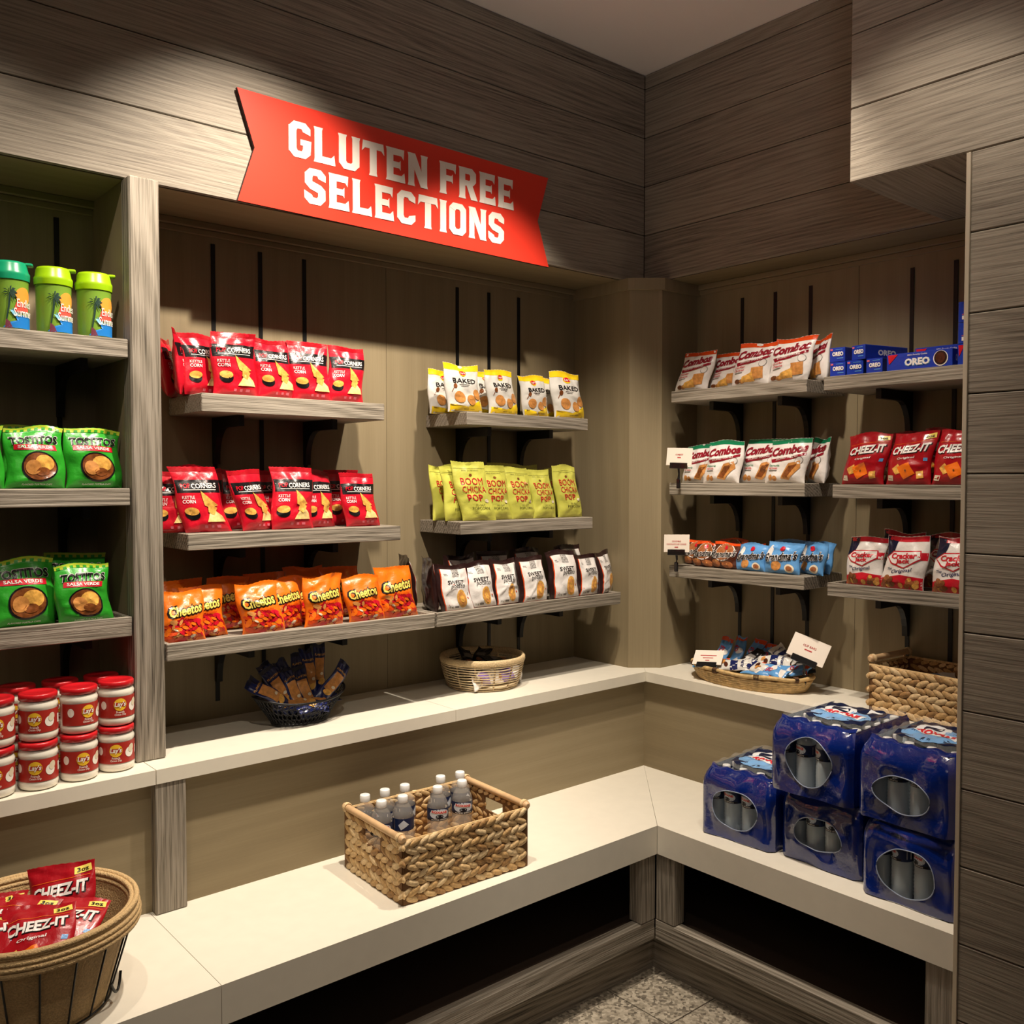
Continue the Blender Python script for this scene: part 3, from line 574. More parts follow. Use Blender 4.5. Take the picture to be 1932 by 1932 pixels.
z = 1.859; g = 'red kettle corn chip bags on the upper shelf'
for a in ((-1.671, .078, 0, 0, 'largest red chip bag, in the left front of the upper shelf', 1.04), (-1.540, .085, 6, -2, 'red chip bag in the middle of the upper shelf, beside the largest one', 1),
          (-1.424, .080, -4, -3, 'red chip bag with peaked left corner, second from the right end of the upper shelf', 1.02), (-1.308, .080, 0, 5, 'red chip bag at the right end of the upper shelf, front one', 1),
          (-1.740, .125, 12, -2, 'red chip bag turned right, half behind the largest bag on the upper shelf', 1), (-1.782, .165, 56, -3, 'red chip bag seen edge on, second from the left on the upper shelf', 1),
          (-1.800, .225, 60, -6, 'red chip bag farthest left and rear on the upper shelf', .95), (-1.262, .165, 8, 10, 'red chip bag tucked behind the right end bag of the upper shelf', .82), (-1.490, .160, 4, 2, 'red chip bag behind the gap in the middle of the upper shelf', 1)):
    put('corn', 'y', a[0], a[1], z, a[2], a[3], a[4], group=g, sc=a[5])
z = 1.47; g = 'red kettle corn chip bags on the lower shelf'
for a in ((-1.842, .105, -10, 0, 'red chip bag half hidden behind the tall post on the lower shelf', .98), (-1.755, .078, 0, -13, 'red chip bag leaning left with tilted black band, lower shelf near the post', 1.05), (-1.735, .175, 0, 0, 'red chip bag in the rear row behind the left leaning bag', 1.06),
          (-1.600, .083, 22, -17, 'narrow looking red chip bag leaning hard left on the lower shelf', 1), (-1.615, .180, 0, 2, 'red chip bag in the shadow behind the hard leaning bag', 1), (-1.512, .175, 0, 0, 'red chip bag in the rear row, left of the tallest front bag', 1),
          (-1.492, .078, 0, 2, 'tallest red chip bag standing in the middle front of the lower shelf', 1.06), (-1.385, .112, 12, -4, 'red chip bag half behind the tallest bag of the lower shelf', 1), (-1.262, .180, 0, 0, 'red chip bag in the rear at the right end of the lower shelf', 1.02), (-1.246, .083, 0, -6, 'red chip bag in front at the right end of the lower shelf', .96)):
    put('corn', 'y', a[0], a[1], z, a[2], a[3], a[4], group=g, sc=a[5])
z = 1.175; g = 'orange puffed snack bags on the long shelf'
for a in ((-1.852, .015, 0, 0, 'orange snack bag in front at the far left against the post', .95), (-1.772, .062, 0, -4, 'orange snack bag just right of and behind the far left one', .98), (-1.620, .012, -8, -8, 'orange snack bag in the left front, leaning left', 1.0),
          (-1.528, .060, 5, -3, 'orange snack bag in shade between two front bags', 1.0), (-1.455, .100, 0, 0, 'orange snack bag barely showing left of the upright middle one', 1.0), (-1.425, .013, 0, 0, 'orange snack bag standing upright in the middle front', 1.04),
          (-1.275, .013, -6, -8, 'orange snack bag second from the right in front, leaning left', .98), (-1.150, .020, 0, -7, 'orange snack bag at the right end with lit crumpled top', 1.12), (-1.800, .150, 0, 0, 'orange snack bag, leftmost of the rear row', 1.06), (-1.665, .150, 0, 0, 'orange snack bag, second from the left of the rear row', 1.06),
          (-1.545, .160, 0, 0, 'orange snack bag, middle one of the rear row', 1.08), (-1.405, .170, 0, 0, 'orange snack bag, second from the right of the rear row', 1.14), (-1.275, .160, 0, 0, 'orange snack bag, rightmost of the rear row', 1.1)):
    put('puff', 'y', a[0], a[1], z, a[2], a[3], a[4], group=g, sc=a[5])
z = 1.85; g = 'yellow and white baked chip bags'
for a in ((-.925, .200, 8, 2, 'yellow and white chip bag at the rear left shelf end, half hidden', .95), (-.838, .078, 0, -2, 'yellow and white chip bag, first full front one from the left', 1.0), (-.658, .085, 5, -3, 'yellow and white chip bag in the middle with glare on its front', .97), (-.500, .082, 5, -8, 'yellow and white chip bag, low one leaning left', .90),
          (-.395, .150, -10, -6, 'yellow and white chip bag wedged behind the right end one', .94), (-.334, .080, 0, -5, 'yellow and white chip bag at the right shelf end', 1.05), (-.66, .170, 0, 0, 'yellow and white chip bag in the rear row', 1.0)):
    x = a[0] if a[0] > -.9 else -.838
    put('baked', 'y', x, a[1], z, a[2], a[3], a[4], group=g, sc=a[5])
z = 1.475; g = 'lime popcorn bags on the small shelf'
for a in ((-.848, .175, 10, -2, 'lime popcorn bag farthest left, turned to the right', 1.0), (-.842, .112, 10, -3, 'lime popcorn bag second from the left, mostly hidden', .97), (-.786, .064, -12, -11, 'lime popcorn bag with a tall lit top corner, third from the left', 1.06), (-.680, .080, 0, -9, 'lime popcorn bag fourth from the left, leaning left', 1.0),
          (-.564, .080, 0, -9, 'lime popcorn bag in the front, third from the right', .97), (-.458, .078, 0, -7, 'lime popcorn bag in the front, second from the right', .93), (-.330, .078, 0, -6, 'lime popcorn bag at the right end in front', 1.02), (-.575, .180, 0, 0, 'lime popcorn bag in the rear row, its left one', 1.06), (-.445, .180, 0, 0, 'lime popcorn bag in the rear row, its right one', 1.03), (-.320, .160, 6, 3, 'lime popcorn bag peeking out behind the right end one', .97)):
    put('lime', 'y', a[0], a[1], z, a[2], a[3], a[4], 'popcorn_bag', 'popcorn bag', g, a[5])
z = 1.175; g = 'black and white root chip bags on the long shelf'
for a in ((-1.012, .170, 70, -8, 'black edged chip bag seen side on at the far left, beside the orange bags', 1.12), (-.975, .085, 66, -6, 'black edged chip bag side on, second from the far left', 1.08), (-.925, .005, -8, -9, 'black and white chip bag with a horizontal fold, first front one from the left', .95), (-.812, .015, 0, -8, 'black and white chip bag leaning left, second full front one', .96),
          (-.699, .020, 4, -2, 'black and white chip bag, third full front one from the left', .97), (-.580, .008, 0, -2, 'black and white chip bag with dark folded top, fourth full front one', 1.0), (-.420, .010, 0, -4, 'tallest black and white chip bag, fifth full front one', 1.08), (-.295, .018, 4, 3, 'black and white chip bag, next to the turned one at the right end', .95),
          (-.188, .028, 24, 5, 'black and white chip bag turned at the right shelf end beside the column', .98), (-.250, .180, 0, 6, 'dark chip bag top rising behind the right end of the row', 1.1), (-.80, .14, 0, 0, 'dark topped chip bag in the rear row on the left', 1.05), (-.64, .15, 0, 0, 'dark topped chip bag in the rear row in the middle', 1.08), (-.48, .16, 0, 0, 'dark topped chip bag in the rear row behind the tallest bag', 1.1)):
    put('sweet', 'y', a[0], a[1], z, a[2], a[3], a[4], group=g, sc=a[5])
g = 'green tortilla chip bags beyond the divider'
for a in ((-2.212, .030, 1.597, 0, 0, 'green chip bag cut by the photo edge on the middle left shelf', 1.0), (-2.075, .030, 1.597, 0, 0, 'green chip bag beside the divider on the middle left shelf', 1.0), (-2.350, .030, 1.597, 0, 0, 'green chip bag farthest left on the middle left shelf', 1.0), (-2.2, .12, 1.597, 0, 0, 'green chip bag in the rear of the middle left shelf', 1.05),
          (-2.104, .022, 1.254, 0, -3, 'green chip bag in front on the lowest left shelf', .98), (-2.238, .060, 1.254, 0, 0, 'green chip bag on the lowest left shelf, left of the front one', 1.1), (-2.088, .130, 1.254, 0, 0, 'green chip bag on the lowest left shelf, behind the front one', 1.12)):
    put('verde', 'y', a[0], a[1], a[2], a[3], a[4], a[5], group=g, sc=a[6])
z = 1.953; g = 'orange topped pretzel snack bags'
for y, x, yw, ln, l, sc in ((-.236, .005, 0, 13, 'orange topped pretzel bag at the left end beside the corner column', .98), (-.360, .045, 0, 10, 'orange topped pretzel bag half hidden, second from the left', .9), (-.500, .000, 0, 12, 'orange topped pretzel bag third from the left', 1.0), (-.652, .003, 0, 10, 'orange topped pretzel bag in front beside the blue boxes', 1.02), (-.722, .080, -38, 6, 'orange topped pretzel bag turned away showing a grey side', 1.0), (-.45, .11, 0, 4, 'orange topped pretzel bag in the rear row', 1.0)):
    put('pretz_o', 'x', x, y, z, yw, ln, l, 'pretzel_bag', 'pretzel bag', g, sc)
z = 1.606; g = 'green topped pretzel snack bags'
for y, x, yw, ln, l, sc in ((-.238, .045, 0, 8, 'green topped pretzel bag behind the small price card', .95), (-.375, .010, 0, 7, 'green topped pretzel bag second from the left, standing in front', 1.02), (-.500, .055, 0, 12, 'green topped pretzel bag third from the left, partly covered', 1.04), (-.643, .010, 0, 9, 'green topped pretzel bag, widest one near the right end', 1.0), (-.715, .085, -38, 6, 'green topped pretzel bag turned away at the right end', 1.02)):
    put('pretz_g', 'x', x, y, z, yw, ln, l, 'pretzel_bag', 'pretzel bag', g, sc)
z = 1.292
for y, x, yw, ln, l, sc in ((-.235, .040, 0, 0, 'brown cookie bag at the left end by the price card', 1.0), (-.310, .000, 0, 0, 'brown cookie bag second from the left', .98), (-.400, -.002, 0, 2, 'brown cookie bag third from the left, in front', 1.02), (-.465, .055, 0, 6, 'brown cookie bag behind, next to the first blue one', 1.0), (-.36, .10, 0, 0, 'brown cookie bag in the rear row', 1.1)):
    put('cookie_b', 'x', x, y, z, yw, ln, l, 'cookie_bag', 'cookie bag', 'brown cookie bags', sc)
for y, x, yw, ln, l, sc in ((-.508, .000, 0, 10, 'light blue cookie bag nearest the brown ones', .98), (-.640, -.004, 0, 7, 'light blue cookie bag in front, the widest', 1.1), (-.722, .052, -24, 9, 'light blue cookie bag turned at the right shelf end', 1.12), (-.715, .12, -30, 8, 'shaded blue cookie bag at the rear right', 1.1), (-.60, .11, 0, 2, 'shaded blue cookie bag in the rear row', 1.12)):
    put('cookie_l', 'x', x, y, z, yw, ln, l, 'cookie_bag', 'cookie bag', 'light blue cookie bags', sc)
z = 1.603; g = 'red cheese cracker bags on the right shelf'
for y, x, yw, ln, l, sc in ((-.940, -.005, 0, 8, 'red cracker bag, leftmost on the right wall shelf', 1.03), (-1.087, -.005, 0, 8, 'red cracker bag, middle one in front on the right wall shelf', 1.02), (-1.232, -.005, 0, 8, 'red cracker bag cut by the pillar on the right wall shelf', 1.02), (-1.02, .09, 0, 3, 'red cracker bag in shade behind the leftmost two', 1.06), (-1.15, .10, 0, 3, 'red cracker bag in the rear beside the pillar', 1.1), (-1.38, -.005, 0, 5, 'red cracker bag hidden past the pillar edge', 1.02)):
    put('crack', 'x', x, y, z, yw, ln, l, 'cracker_bag', 'cracker bag', g, sc)
z = 1.273; g = 'striped caramel popcorn bags'
for y, x, yw, ln, l, sc in ((-.938, .015, 0, 3, 'red and white striped popcorn bag, leftmost in front', .96), (-1.075, .000, 0, 5, 'red and white striped popcorn bag, middle in front', 1.02), (-1.235, .000, 0, 5, 'red and white striped popcorn bag cut by the pillar', 1.04), (-1.01, .10, 0, 3, 'striped popcorn bag in the rear on the left', 1.06), (-1.16, .11, 0, 3, 'striped popcorn bag in the rear on the right', 1.06), (-1.38, .0, 0, 3, 'striped popcorn bag hidden past the pillar edge', 1.04)):
    put('stripe', 'x', x, y, z, yw, ln, l, 'popcorn_bag', 'popcorn bag', g, sc)

# ------------------------------------------------------------------ blue cookie boxes
def cookiebox(loc, dims, rz, label, side_art=True):
    mb = MB(); X, Y, Z = dims; m = C['obl']
    mb.bbox(-X / 2, X / 2, 0, Y, 0, Z, m, .0012)
    def face(X_, Z_, off): return np.stack([X_, np.full_like(X_, -off), Z_], 1)
    if X < .1: cm = [('txt', C['wht'], 'OREO', .05, .55, .30, .72, 0, 0, .06), ('rect', C['pnk'], -.44, -.28, .80, .92, 0), ('rect', C['blu'], .0, .40, .22, .27, 0), ('rect', C['blu'], -.1, .35, .84, .88, 0)]
    else: cm = [('txt', C['blu'], 'OREO', -.02, .43, .46, .40, 0, 0, .09, 2), ('txt', C['wht'], 'OREO', -.02, .45, .42, .38, 0, 0, .05, 4), ('poly', C['red'], [(-.48, .95), (-.32, .95), (-.46, .40)], 2), ('ell', C['wht'], .33, .50, .11, .44, 0, 2), ('ell', C['dbrn'], .33, .52, .095, .40, 0, 3), ('ell', C['cho'], .33, .52, .07, .30, 0, 4), ('txt', C['wht'], "Milk's Favorite Cookie", -.02, .86, .09, .30, 0, 0, .01)]
    if .1 < X < .12 and loc[2] > 1.96: cm = [('rect', C['wht'], -.40, -.05, .14, .32, 0), ('rect', C['obl'], -.30, -.28, .14, .32, 0, 3), ('rect', C['obl'], -.22, -.20, .14, .32, 0, 3), ('rect', C['obl'], -.14, -.12, .14, .32, 0, 3), ('rect', C['pnk'], -.40, -.22, .37, .40, 0)]
    art(mb, cm, X, Z, face)
    def sd(sg): return lambda X_, Z_, off: np.stack([np.full_like(X_, sg * (X / 2 + off)), Y / 2 + sg * X_, Z_], 1)
    cs = [('txt', C['wht'], 'OREO', 0, .5, .40, .42, 0, 0, .05)]
    for sg in (1, -1): art(mb, cs, Y, Z, sd(sg))
    o = mb.build('cookie_box', loc=loc, rot=(0, 0, -PI / 2 + rz)); return tag(o, label, 'cookie box', 'blue cookie boxes on the upper right shelf')
z = 1.952; bw, bh = .054, .046
cookiebox((-.052, -.875, z), (bw, .19, bh), 0, 'small blue box end at the left, bottom of its pair')
cookiebox((-.052, -.873, z + bh + .001), (bw, .19, bh), 0, 'small blue box end at the left, top of its pair')
cookiebox((-.052, -.935, z), (bw, .19, bh), R(6), 'small blue box in the second column, bottom one')
cookiebox((-.050, -.945, z + bh + .001), (bw, .19, bh), R(-14), 'small blue box in the second column on top, showing its long dark side')
cookiebox((-.052, -1.000, z), (bw, .19, bh), 0, 'small blue box end standing alone, third along')
cookiebox((-.055, -1.143, z), (.205, .055, .052), R(-2), 'long blue box lying crossways in front with a cookie picture')
cookiebox((.035, -1.19, z), (.205, .055, .075), 0, 'long blue box standing behind the crossways one')
for k, l in enumerate(('bottom', 'middle', 'top')):
    cookiebox((-.058, -1.315, z + k * .061), (.11, .17, .060), 0, 'blue box in the tall stack by the pillar, %s one' % l)

# ------------------------------------------------------------------ tumblers, jars and bottles
M_LIME = mat('lime_plastic', '#a5d414', .3, trans=.25); M_TEAL = mat('teal_plastic', '#18a878', .3, trans=.25); M_FROST = mat('frosted_green', '#7fa83a', .35, trans=.15)
P_ = dict(sun=mat('ink_orange', '#f09a3c', .4), sea=mat('ink_blue', '#1f78c8', .4), foam=mat('ink_pale_blue', '#8fd0ee', .4), palm=mat('ink_dark_green', '#1c3a30', .5), coral=mat('ink_coral', '#e8574a', .4), wht=mat('ink_white', '#f2efe8', .4), trunk=mat('ink_plum', '#6e3040', .5))
def tumbler(loc, rz, lidm, label):
    t = thing('tumbler', label, 'tumbler', loc, (0, 0, rz), 'plastic tumblers on the top left shelf'); r = .0395
    mb = MB(); mb.lathe([(.001, 0), (r - .003, 0), (r - .001, .004), (r, .02), (r + .001, .10), (r + .002, .128), (r + .003, .132), (r - .001, .132), (r - .002, .01), (.001, .008)], M_FROST, 36)
    def cyl(X, Z, off):
        th = X / r; rr = r + .0010 + off + .001 * Z / .1; return np.stack([rr * np.sin(th), -rr * np.cos(th), Z], 1)
    W = .10; H = .128
    cm = [('ell', P_['sun'], .16, .64, .20, .16, 0, 1), ('poly', P_['coral'], [(-.08, .36), (.0, .56), (.10, .50), (.30, .42), (.30, .34), (.0, .32)], 2), ('poly', P_['sea'], [(-.12, .40), (.02, .28), (.40, .26), (.46, .03), (-.30, .03), (-.20, .12), (.0, .16)], 2), ('poly', P_['foam'], [(-.16, .36), (-.04, .34), (.02, .24), (-.08, .26)], 3),
          ('txt', P_['wht'], 'Endless', .20, .50, .15, .42, 0, 0, .0, 4), ('txt', P_['wht'], 'Summer', .18, .325, .16, .52, 0, 0, .01, 4), ('poly', P_['palm'], [(-.24, .18), (-.21, .18), (-.15, .45), (-.14, .68), (-.17, .68), (-.19, .44)], 2), ('poly', P_['trunk'], [(-.26, .02), (-.10, .02), (-.16, .14), (-.24, .20)], 2)]
    for k in range(11):
        an = k * 2 * PI / 11 + .2; dx, dz = math.cos(an) * .17, math.sin(an) * .17
        cm.append(('poly', P_['palm'], [(-.155, .68), (-.155 + dx * .55 - dz * .08, .70 + dz * .55 + dx * .06), (-.155 + dx, .64 + dz), (-.155 + dx * .55 + dz * .06, .66 + dz * .55 - dx * .05)], 3))
    art(mb, cm, W, H, cyl); mb.build('cup_body', t)
    mb = MB(); rl = r + .004; mb.lathe([(rl, .120), (rl + .001, .132), (rl + .001, .138), (rl - .002, .142), (rl - .004, .158), (rl - .007, .164), (.001, .165)], lidm, 36)
    mb.bbox(-.012, .012, -.0 - rl - .008, -rl + .010, .158, .165, lidm, .002, TM(rot=(0, 0, R(62)))); mb.build('lid', t)
    return t
tumbler((-2.164, .030, 1.979), R(10), M_LIME, 'lime lidded tumbler with a palm print, left one of the lime pair')
tumbler((-2.068, .030, 1.979), R(10), M_LIME, 'lime lidded tumbler with a palm print, next to the divider')
tumbler((-2.262, .030, 1.979), R(10), M_TEAL, 'teal lidded tumbler cut by the left photo edge')
tumbler((-2.358, .030, 1.979), R(10), M_TEAL, 'teal lidded tumbler farthest left on the top left shelf')
M_GLASS = mat('clear_jar_glass', '#e9e4d6', .12, spec=.7, coat=.5); M_LIDR = mat('red_jar_lid', '#c01a22', .3, coat=.3); J = dict(lab=mat('label_red', '#a8291f', .45, coat=.2), yel=mat('label_yellow', '#f0c030', .45), wht=mat('label_white', '#f0ebe0', .45), crm=mat('label_cream', '#dccfb4', .45))
def jar():
    t = thing('dip_jar', 'x', 'jar', group='jars of onion dip stacked on the ledge'); r = .0435
    mb = MB(); mb.lathe([(.001, .001), (r - .008, 0), (r - .002, .004), (r, .012), (r, .018), (r - .0015, .022), (r - .0015, .076), (r, .080), (r, .086), (r - .004, .094), (r - .006, .099), (.001, .099)], M_GLASS, 40)
    mb.build('glass_body', t)
    mb = MB(); W = .155; H = .053
    def cyl(X, Z, off):
        th = X / r; rr = r - .0005 + off; return np.stack([rr * np.sin(th), -rr * np.cos(th), Z + .0225], 1)
    cm = [('band', J['lab'], 0, 1, 1), ('ell', J['yel'], -.08, .62, .10, .30, 0, 2), ('rect', J['lab'], -.17, .01, .52, .72, 0, 2.5), ('txt', J['wht'], "Lay's", -.08, .62, .30, .17, 0, .15, .03, 4), ('txt', J['wht'], 'French', -.08, .27, .11, .12, 0, 0, .01), ('txt', J['wht'], 'Onion Dip', -.08, .14, .13, .17, 0, 0, .01),
          ('ell', J['wht'], .14, .48, .075, .24, 0, 2), ('ell', J['crm'], .17, .66, .05, .20, -20, 3), ('ell', J['wht'], -.34, .6, .05, .2, 0, 2), ('rect', J['wht'], .30, .36, .3, .7, 0)]
    art(mb, cm, W, H, cyl); mb.build('label', t)
    mb = MB(); mb.lathe([(r - .003, .097), (r - .0008, .098), (r - .0005, .110), (r - .003, .113), (r - .012, .113), (r - .014, .1115), (.001, .1115)], M_LIDR, 40); mb.build('lid', t)
    return t
J0 = jar(); first = True
rws = [(-2.053, -.045), (-2.147, -.062), (-2.241, -.070), (-2.335, -.070)]
nm = ['next to the divider', 'second from the divider', 'third from the divider', 'fourth from the divider']
for lv in (0, 1):
    for k, (x, y) in enumerate(rws):
        j = J0 if first else copy_tree(J0); first = False
        j.location = (x + (.003 if lv else 0), y + (.006 if lv else 0), .8835 + lv * .1145); j.rotation_euler = (0, 0, R((18, 2, 22, 10, 4, -14, 24, 5)[k + 4 * lv] * -1 + 16))
        j['label'] = 'jar of cream dip with red lid, %s front row, %s' % (('lower', 'upper')[lv], nm[k])
for lv in (0, 1):
    for k, x in enumerate((-2.06, -2.16, -2.26)):
        j = copy_tree(J0); j.location = (x, .045 + lv * .003, .8835 + lv * .1145)
        j['label'] = 'jar of cream dip, red lid, %s rear row, %s' % (('lower', 'upper')[lv], nm[k].split(',')[0])
M_WATER2 = mat('cased_bottle', '#dbeaf2', .10, spec=1.0, alpha=.5)
M_WATER = mat('clear_bottle', '#ebe6dc', .08, spec=1.0, alpha=.15); M_CAP = mat('white_cap', '#e6e6e4', .4); BL = dict(navy=mat('bottle_label_navy', '#16264e', .4), pale=mat('bottle_label_pale', '#c9d4e2', .4), red=mat('bottle_label_red', '#cf3040', .4), wht=mat('bottle_label_white', '#eceae6', .4), dk=mat('bottle_label_dark', '#10131f', .4))
def bottle(parent=None, name='water_bottle', r=.0315, n=20, labelled=True):
    t = thing(name, None, None) if parent is None else None
    k = r / .0315; prof = [(.001, .006), (.018 * k, .004), (.027 * k, .001), (.031 * k, .006)]
    z = .012
    while z < .100: prof += [(.0315 * k, z), (.0305 * k, z + .005)]; z += .010
    prof += [(.031 * k, .108), (.0305 * k, .112), (.0305 * k, .146), (.031 * k, .150), (.029 * k, .160), (.022 * k, .174), (.0135 * k, .183), (.0125 * k, .190), (.0125 * k, .192), (.001, .192)]
    mb = MB(); mb.lathe(prof, M_WATER if parent is None else M_WATER2, n)
    body = mb.build('bottle_body' if parent is None else 'bottle', t or parent)
    mb = MB(); mb.lathe([(.0142, .186), (.0146, .190), (.0146, .203), (.013, .205), (.001, .205)], M_CAP, 14); mb.build('cap', t or body)
    if labelled:
        mb = MB(); rr = .0312 * k
        def cyl(X, Z, off):
            th = X / rr; q = rr + off * .6; return np.stack([q * np.sin(th), -q * np.cos(th), Z + .112], 1)
        W = 2 * PI * rr * .998; H = .035
        cm = [('band', BL['navy'], 0, 1, .3), ('ell', BL['pale'], 0, .55, .16, .42, 0, 1), ('rect', BL['wht'], -.13, .13, .60, .84, -4, 2), ('txt', BL['red'], 'ROXANE', 0, .72, .20, .24, -4, 0, .04, 3), ('ell', BL['dk'], 0, .36, .06, .16, 0, 2), ('rect', BL['dk'], -.2, .2, .02, .2, 0, 1.5), ('txt', BL['wht'], 'ALPINE SPRING', 0, .11, .10, .26, 0, 0, .01, 3), ('rect', BL['wht'], .28, .36, .2, .85, 0, 1), ('poly', BL['pale'], [(-.4, .1), (-.28, .5), (-.36, .9), (-.44, .5)], 1)]
        art(mb, cm, W, H, cyl); mb.build('label', t or body)
    return t or body

# ------------------------------------------------------------------ plaited baskets
M_GRASS = [mat('seagrass_a', '#cfae7c', .6, bump=.5, bscale=130, vary=.22), mat('seagrass_b', '#bb9764', .6, bump=.5, bscale=130, vary=.25), mat('seagrass_c', '#d9bd90', .6, bump=.5, bscale=130, vary=.2), mat('seagrass_d', '#9c7648', .6, bump=.5, bscale=130, vary=.3)]
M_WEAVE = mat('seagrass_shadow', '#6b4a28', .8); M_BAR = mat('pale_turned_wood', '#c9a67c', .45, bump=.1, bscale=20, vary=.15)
_sp = None
def leaf(mb, c, L_, Wd, Dp, rot_m, m):
    global _sp
    if _sp is None:
        V = []; n, k = 7, 6
        for i in range(k + 1):
            a = PI * i / k; s_ = math.sin(a) ** .8
            for j in range(n): V.append((-math.cos(a), s_ * math.cos(2 * PI * j / n), s_ * math.sin(2 * PI * j / n)))
        F = [(i * n + j, i * n + (j + 1) % n, (i + 1) * n + (j + 1) % n, (i + 1) * n + j) for i in range(k) for j in range(n)]
        _sp = (np.array(V), F)
    V = _sp[0] * (L_, Dp, Wd); mb.add(V @ rot_m.T + c, _sp[1], m, True)
def plait_basket(loc, rz, LX, LY, HZ, label, rows=8, hole=True, seed=3, bar_over=.006, lift=.0):
    t = thing('plaited_basket', label, 'basket', loc, (0, 0, rz)); q = random.Random(seed)
    mb = MB(); rh = HZ / rows; st = .027
    def inhole(side, u, z): return hole and side in (0, 2) and abs(u) < .046 and HZ - .062 < z < HZ - .022
    for side in range(4):
        Ls = LY if side in (0, 2) else LX; n = int(Ls / st); ang = (PI / 2, 0, -PI / 2, PI)[side]
        ca, sa = math.cos(ang), math.sin(ang)
        def W2(u, d, z):                                       # u along the side, d outward
            if side == 0: return np.array((-LX / 2 - d, u, z))
            if side == 2: return np.array((LX / 2 + d, -u, z))
            if side == 1: return np.array((u, -LY / 2 - d, z))
            return np.array((-u, LY / 2 + d, z))
        du = W2(1, 0, 0) - W2(0, 0, 0); dd = W2(0, 1, 0) - W2(0, 0, 0)
        for r_ in range(rows):
            s_ = 1 if r_ % 2 else -1
            for k in range(n + 1):
                u = -Ls / 2 + Ls * k / n + q.uniform(-.002, .002) + (st / 2 if r_ % 2 else 0) * .5; z = (r_ + .5) * rh + q.uniform(-.001, .001)
                if inhole(side, u, z) or abs(u) > Ls / 2 - .005: continue
                a = s_ * R(q.uniform(18, 28)); c_, s2 = math.cos(a), math.sin(a)
                e1 = du * c_ + np.array((0, 0, s2)); e3 = -du * s2 + np.array((0, 0, c_))
                Mx = np.stack([e1, dd, e3], 1)
                leaf(mb, W2(u, .001 + q.uniform(-.001, .0015), z), st * q.uniform(.78, .90), rh * q.uniform(.46, .54), .0065, Mx, M_GRASS[q.choice((0, 0, 1, 1, 2, 2, 3))])
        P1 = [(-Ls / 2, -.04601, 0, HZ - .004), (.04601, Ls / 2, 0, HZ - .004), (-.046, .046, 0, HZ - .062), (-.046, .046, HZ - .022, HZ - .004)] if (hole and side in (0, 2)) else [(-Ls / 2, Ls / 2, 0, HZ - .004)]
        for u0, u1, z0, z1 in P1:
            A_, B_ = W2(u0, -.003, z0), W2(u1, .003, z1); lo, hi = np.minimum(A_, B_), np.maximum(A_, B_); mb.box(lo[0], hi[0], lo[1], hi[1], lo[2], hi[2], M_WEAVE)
    mb.box(-LX / 2, LX / 2, -LY / 2, LY / 2, .001, .008, M_GRASS[1])
    mb.tube([(-LX / 2, -LY / 2, HZ - .002), (LX / 2, -LY / 2, HZ - .002), (LX / 2, LY / 2, HZ - .002), (-LX / 2, LY / 2, HZ - .002)], .005, M_GRASS[0], 6, closed=True, smooth=False)
    mb.build('woven_body', t)
    for sg in (-1, 1):
        mb = MB(); x = sg * (LX / 2 + .0); ys = np.linspace(-LY / 2 - bar_over, LY / 2 + bar_over, 9); rr = np.full(9, .0095)
        y0, y1 = -LY / 2 - bar_over, LY / 2 + bar_over; L_ = y1 - y0
        pf = [(0, .006), (.004, .0105), (.012, .0115), (.016, .009), (.019, .011), (.024, .0095), (L_ - .024, .0095), (L_ - .019, .011), (L_ - .016, .009), (L_ - .012, .0115), (L_ - .004, .0105), (L_, .006)]
        mb.tube([(x, y0 + a, HZ + .006 + lift) for a, b_ in pf], [b_ for a, b_ in pf], M_BAR, 14)
        mb.build('handle_bar', t)
        mb = MB()
        for yy in (-LY / 2 + .012, LY / 2 - .012):
            for d_ in (-.004, 0, .004):
                mb.tube([(x + .0125 * math.cos(a), yy + d_, HZ + .006 + lift * .5 + (.0125 + lift * .5) * math.sin(a)) for a in np.linspace(0, 2 * PI, 12, endpoint=False)], .0018, M_GRASS[2], 5, closed=True)
        mb.build('lashing', t)
    return t
BR = R(-2.5)
plait_basket((-1.262, -.338, .5085), BR, .415, .315, .168, 'rectangular plaited straw basket of water bottles on the low counter', 8)
spots = [(-1.428, -.222), (-1.360, -.220), (-1.292, -.222), (-1.165, -.226), (-1.096, -.232), (-1.418, -.293), (-1.350, -.298), (-1.228, -.298), (-1.140, -.300)]
bl = ['back row, first from the left', 'back row, second from the left', 'back row, third from the left', 'back row, fourth from the left', 'back row, rightmost', 'front row, first from the left', 'front row, second from the left', 'front row, third from the left', 'front row, rightmost']
B0 = bottle(); tag(B0, 'x', 'bottle', 'water bottles in the plaited basket')
for k, (x, y) in enumerate(spots):
    b_ = B0 if k == 0 else copy_tree(B0); b_.location = (x, y, .5175); b_.rotation_euler = (0, 0, R((150, -120, 170, 160, 140, -35, 100, -25, -30)[k]))
    b_['label'] = 'water bottle in the straw basket, ' + bl[k]
plait_basket((.052, -1.205, .8845), R(-94.0), .40, .225, .150, 'plaited straw basket with a loose end bar on the ledge by the pillar', 7, True, 9, .004, .012)

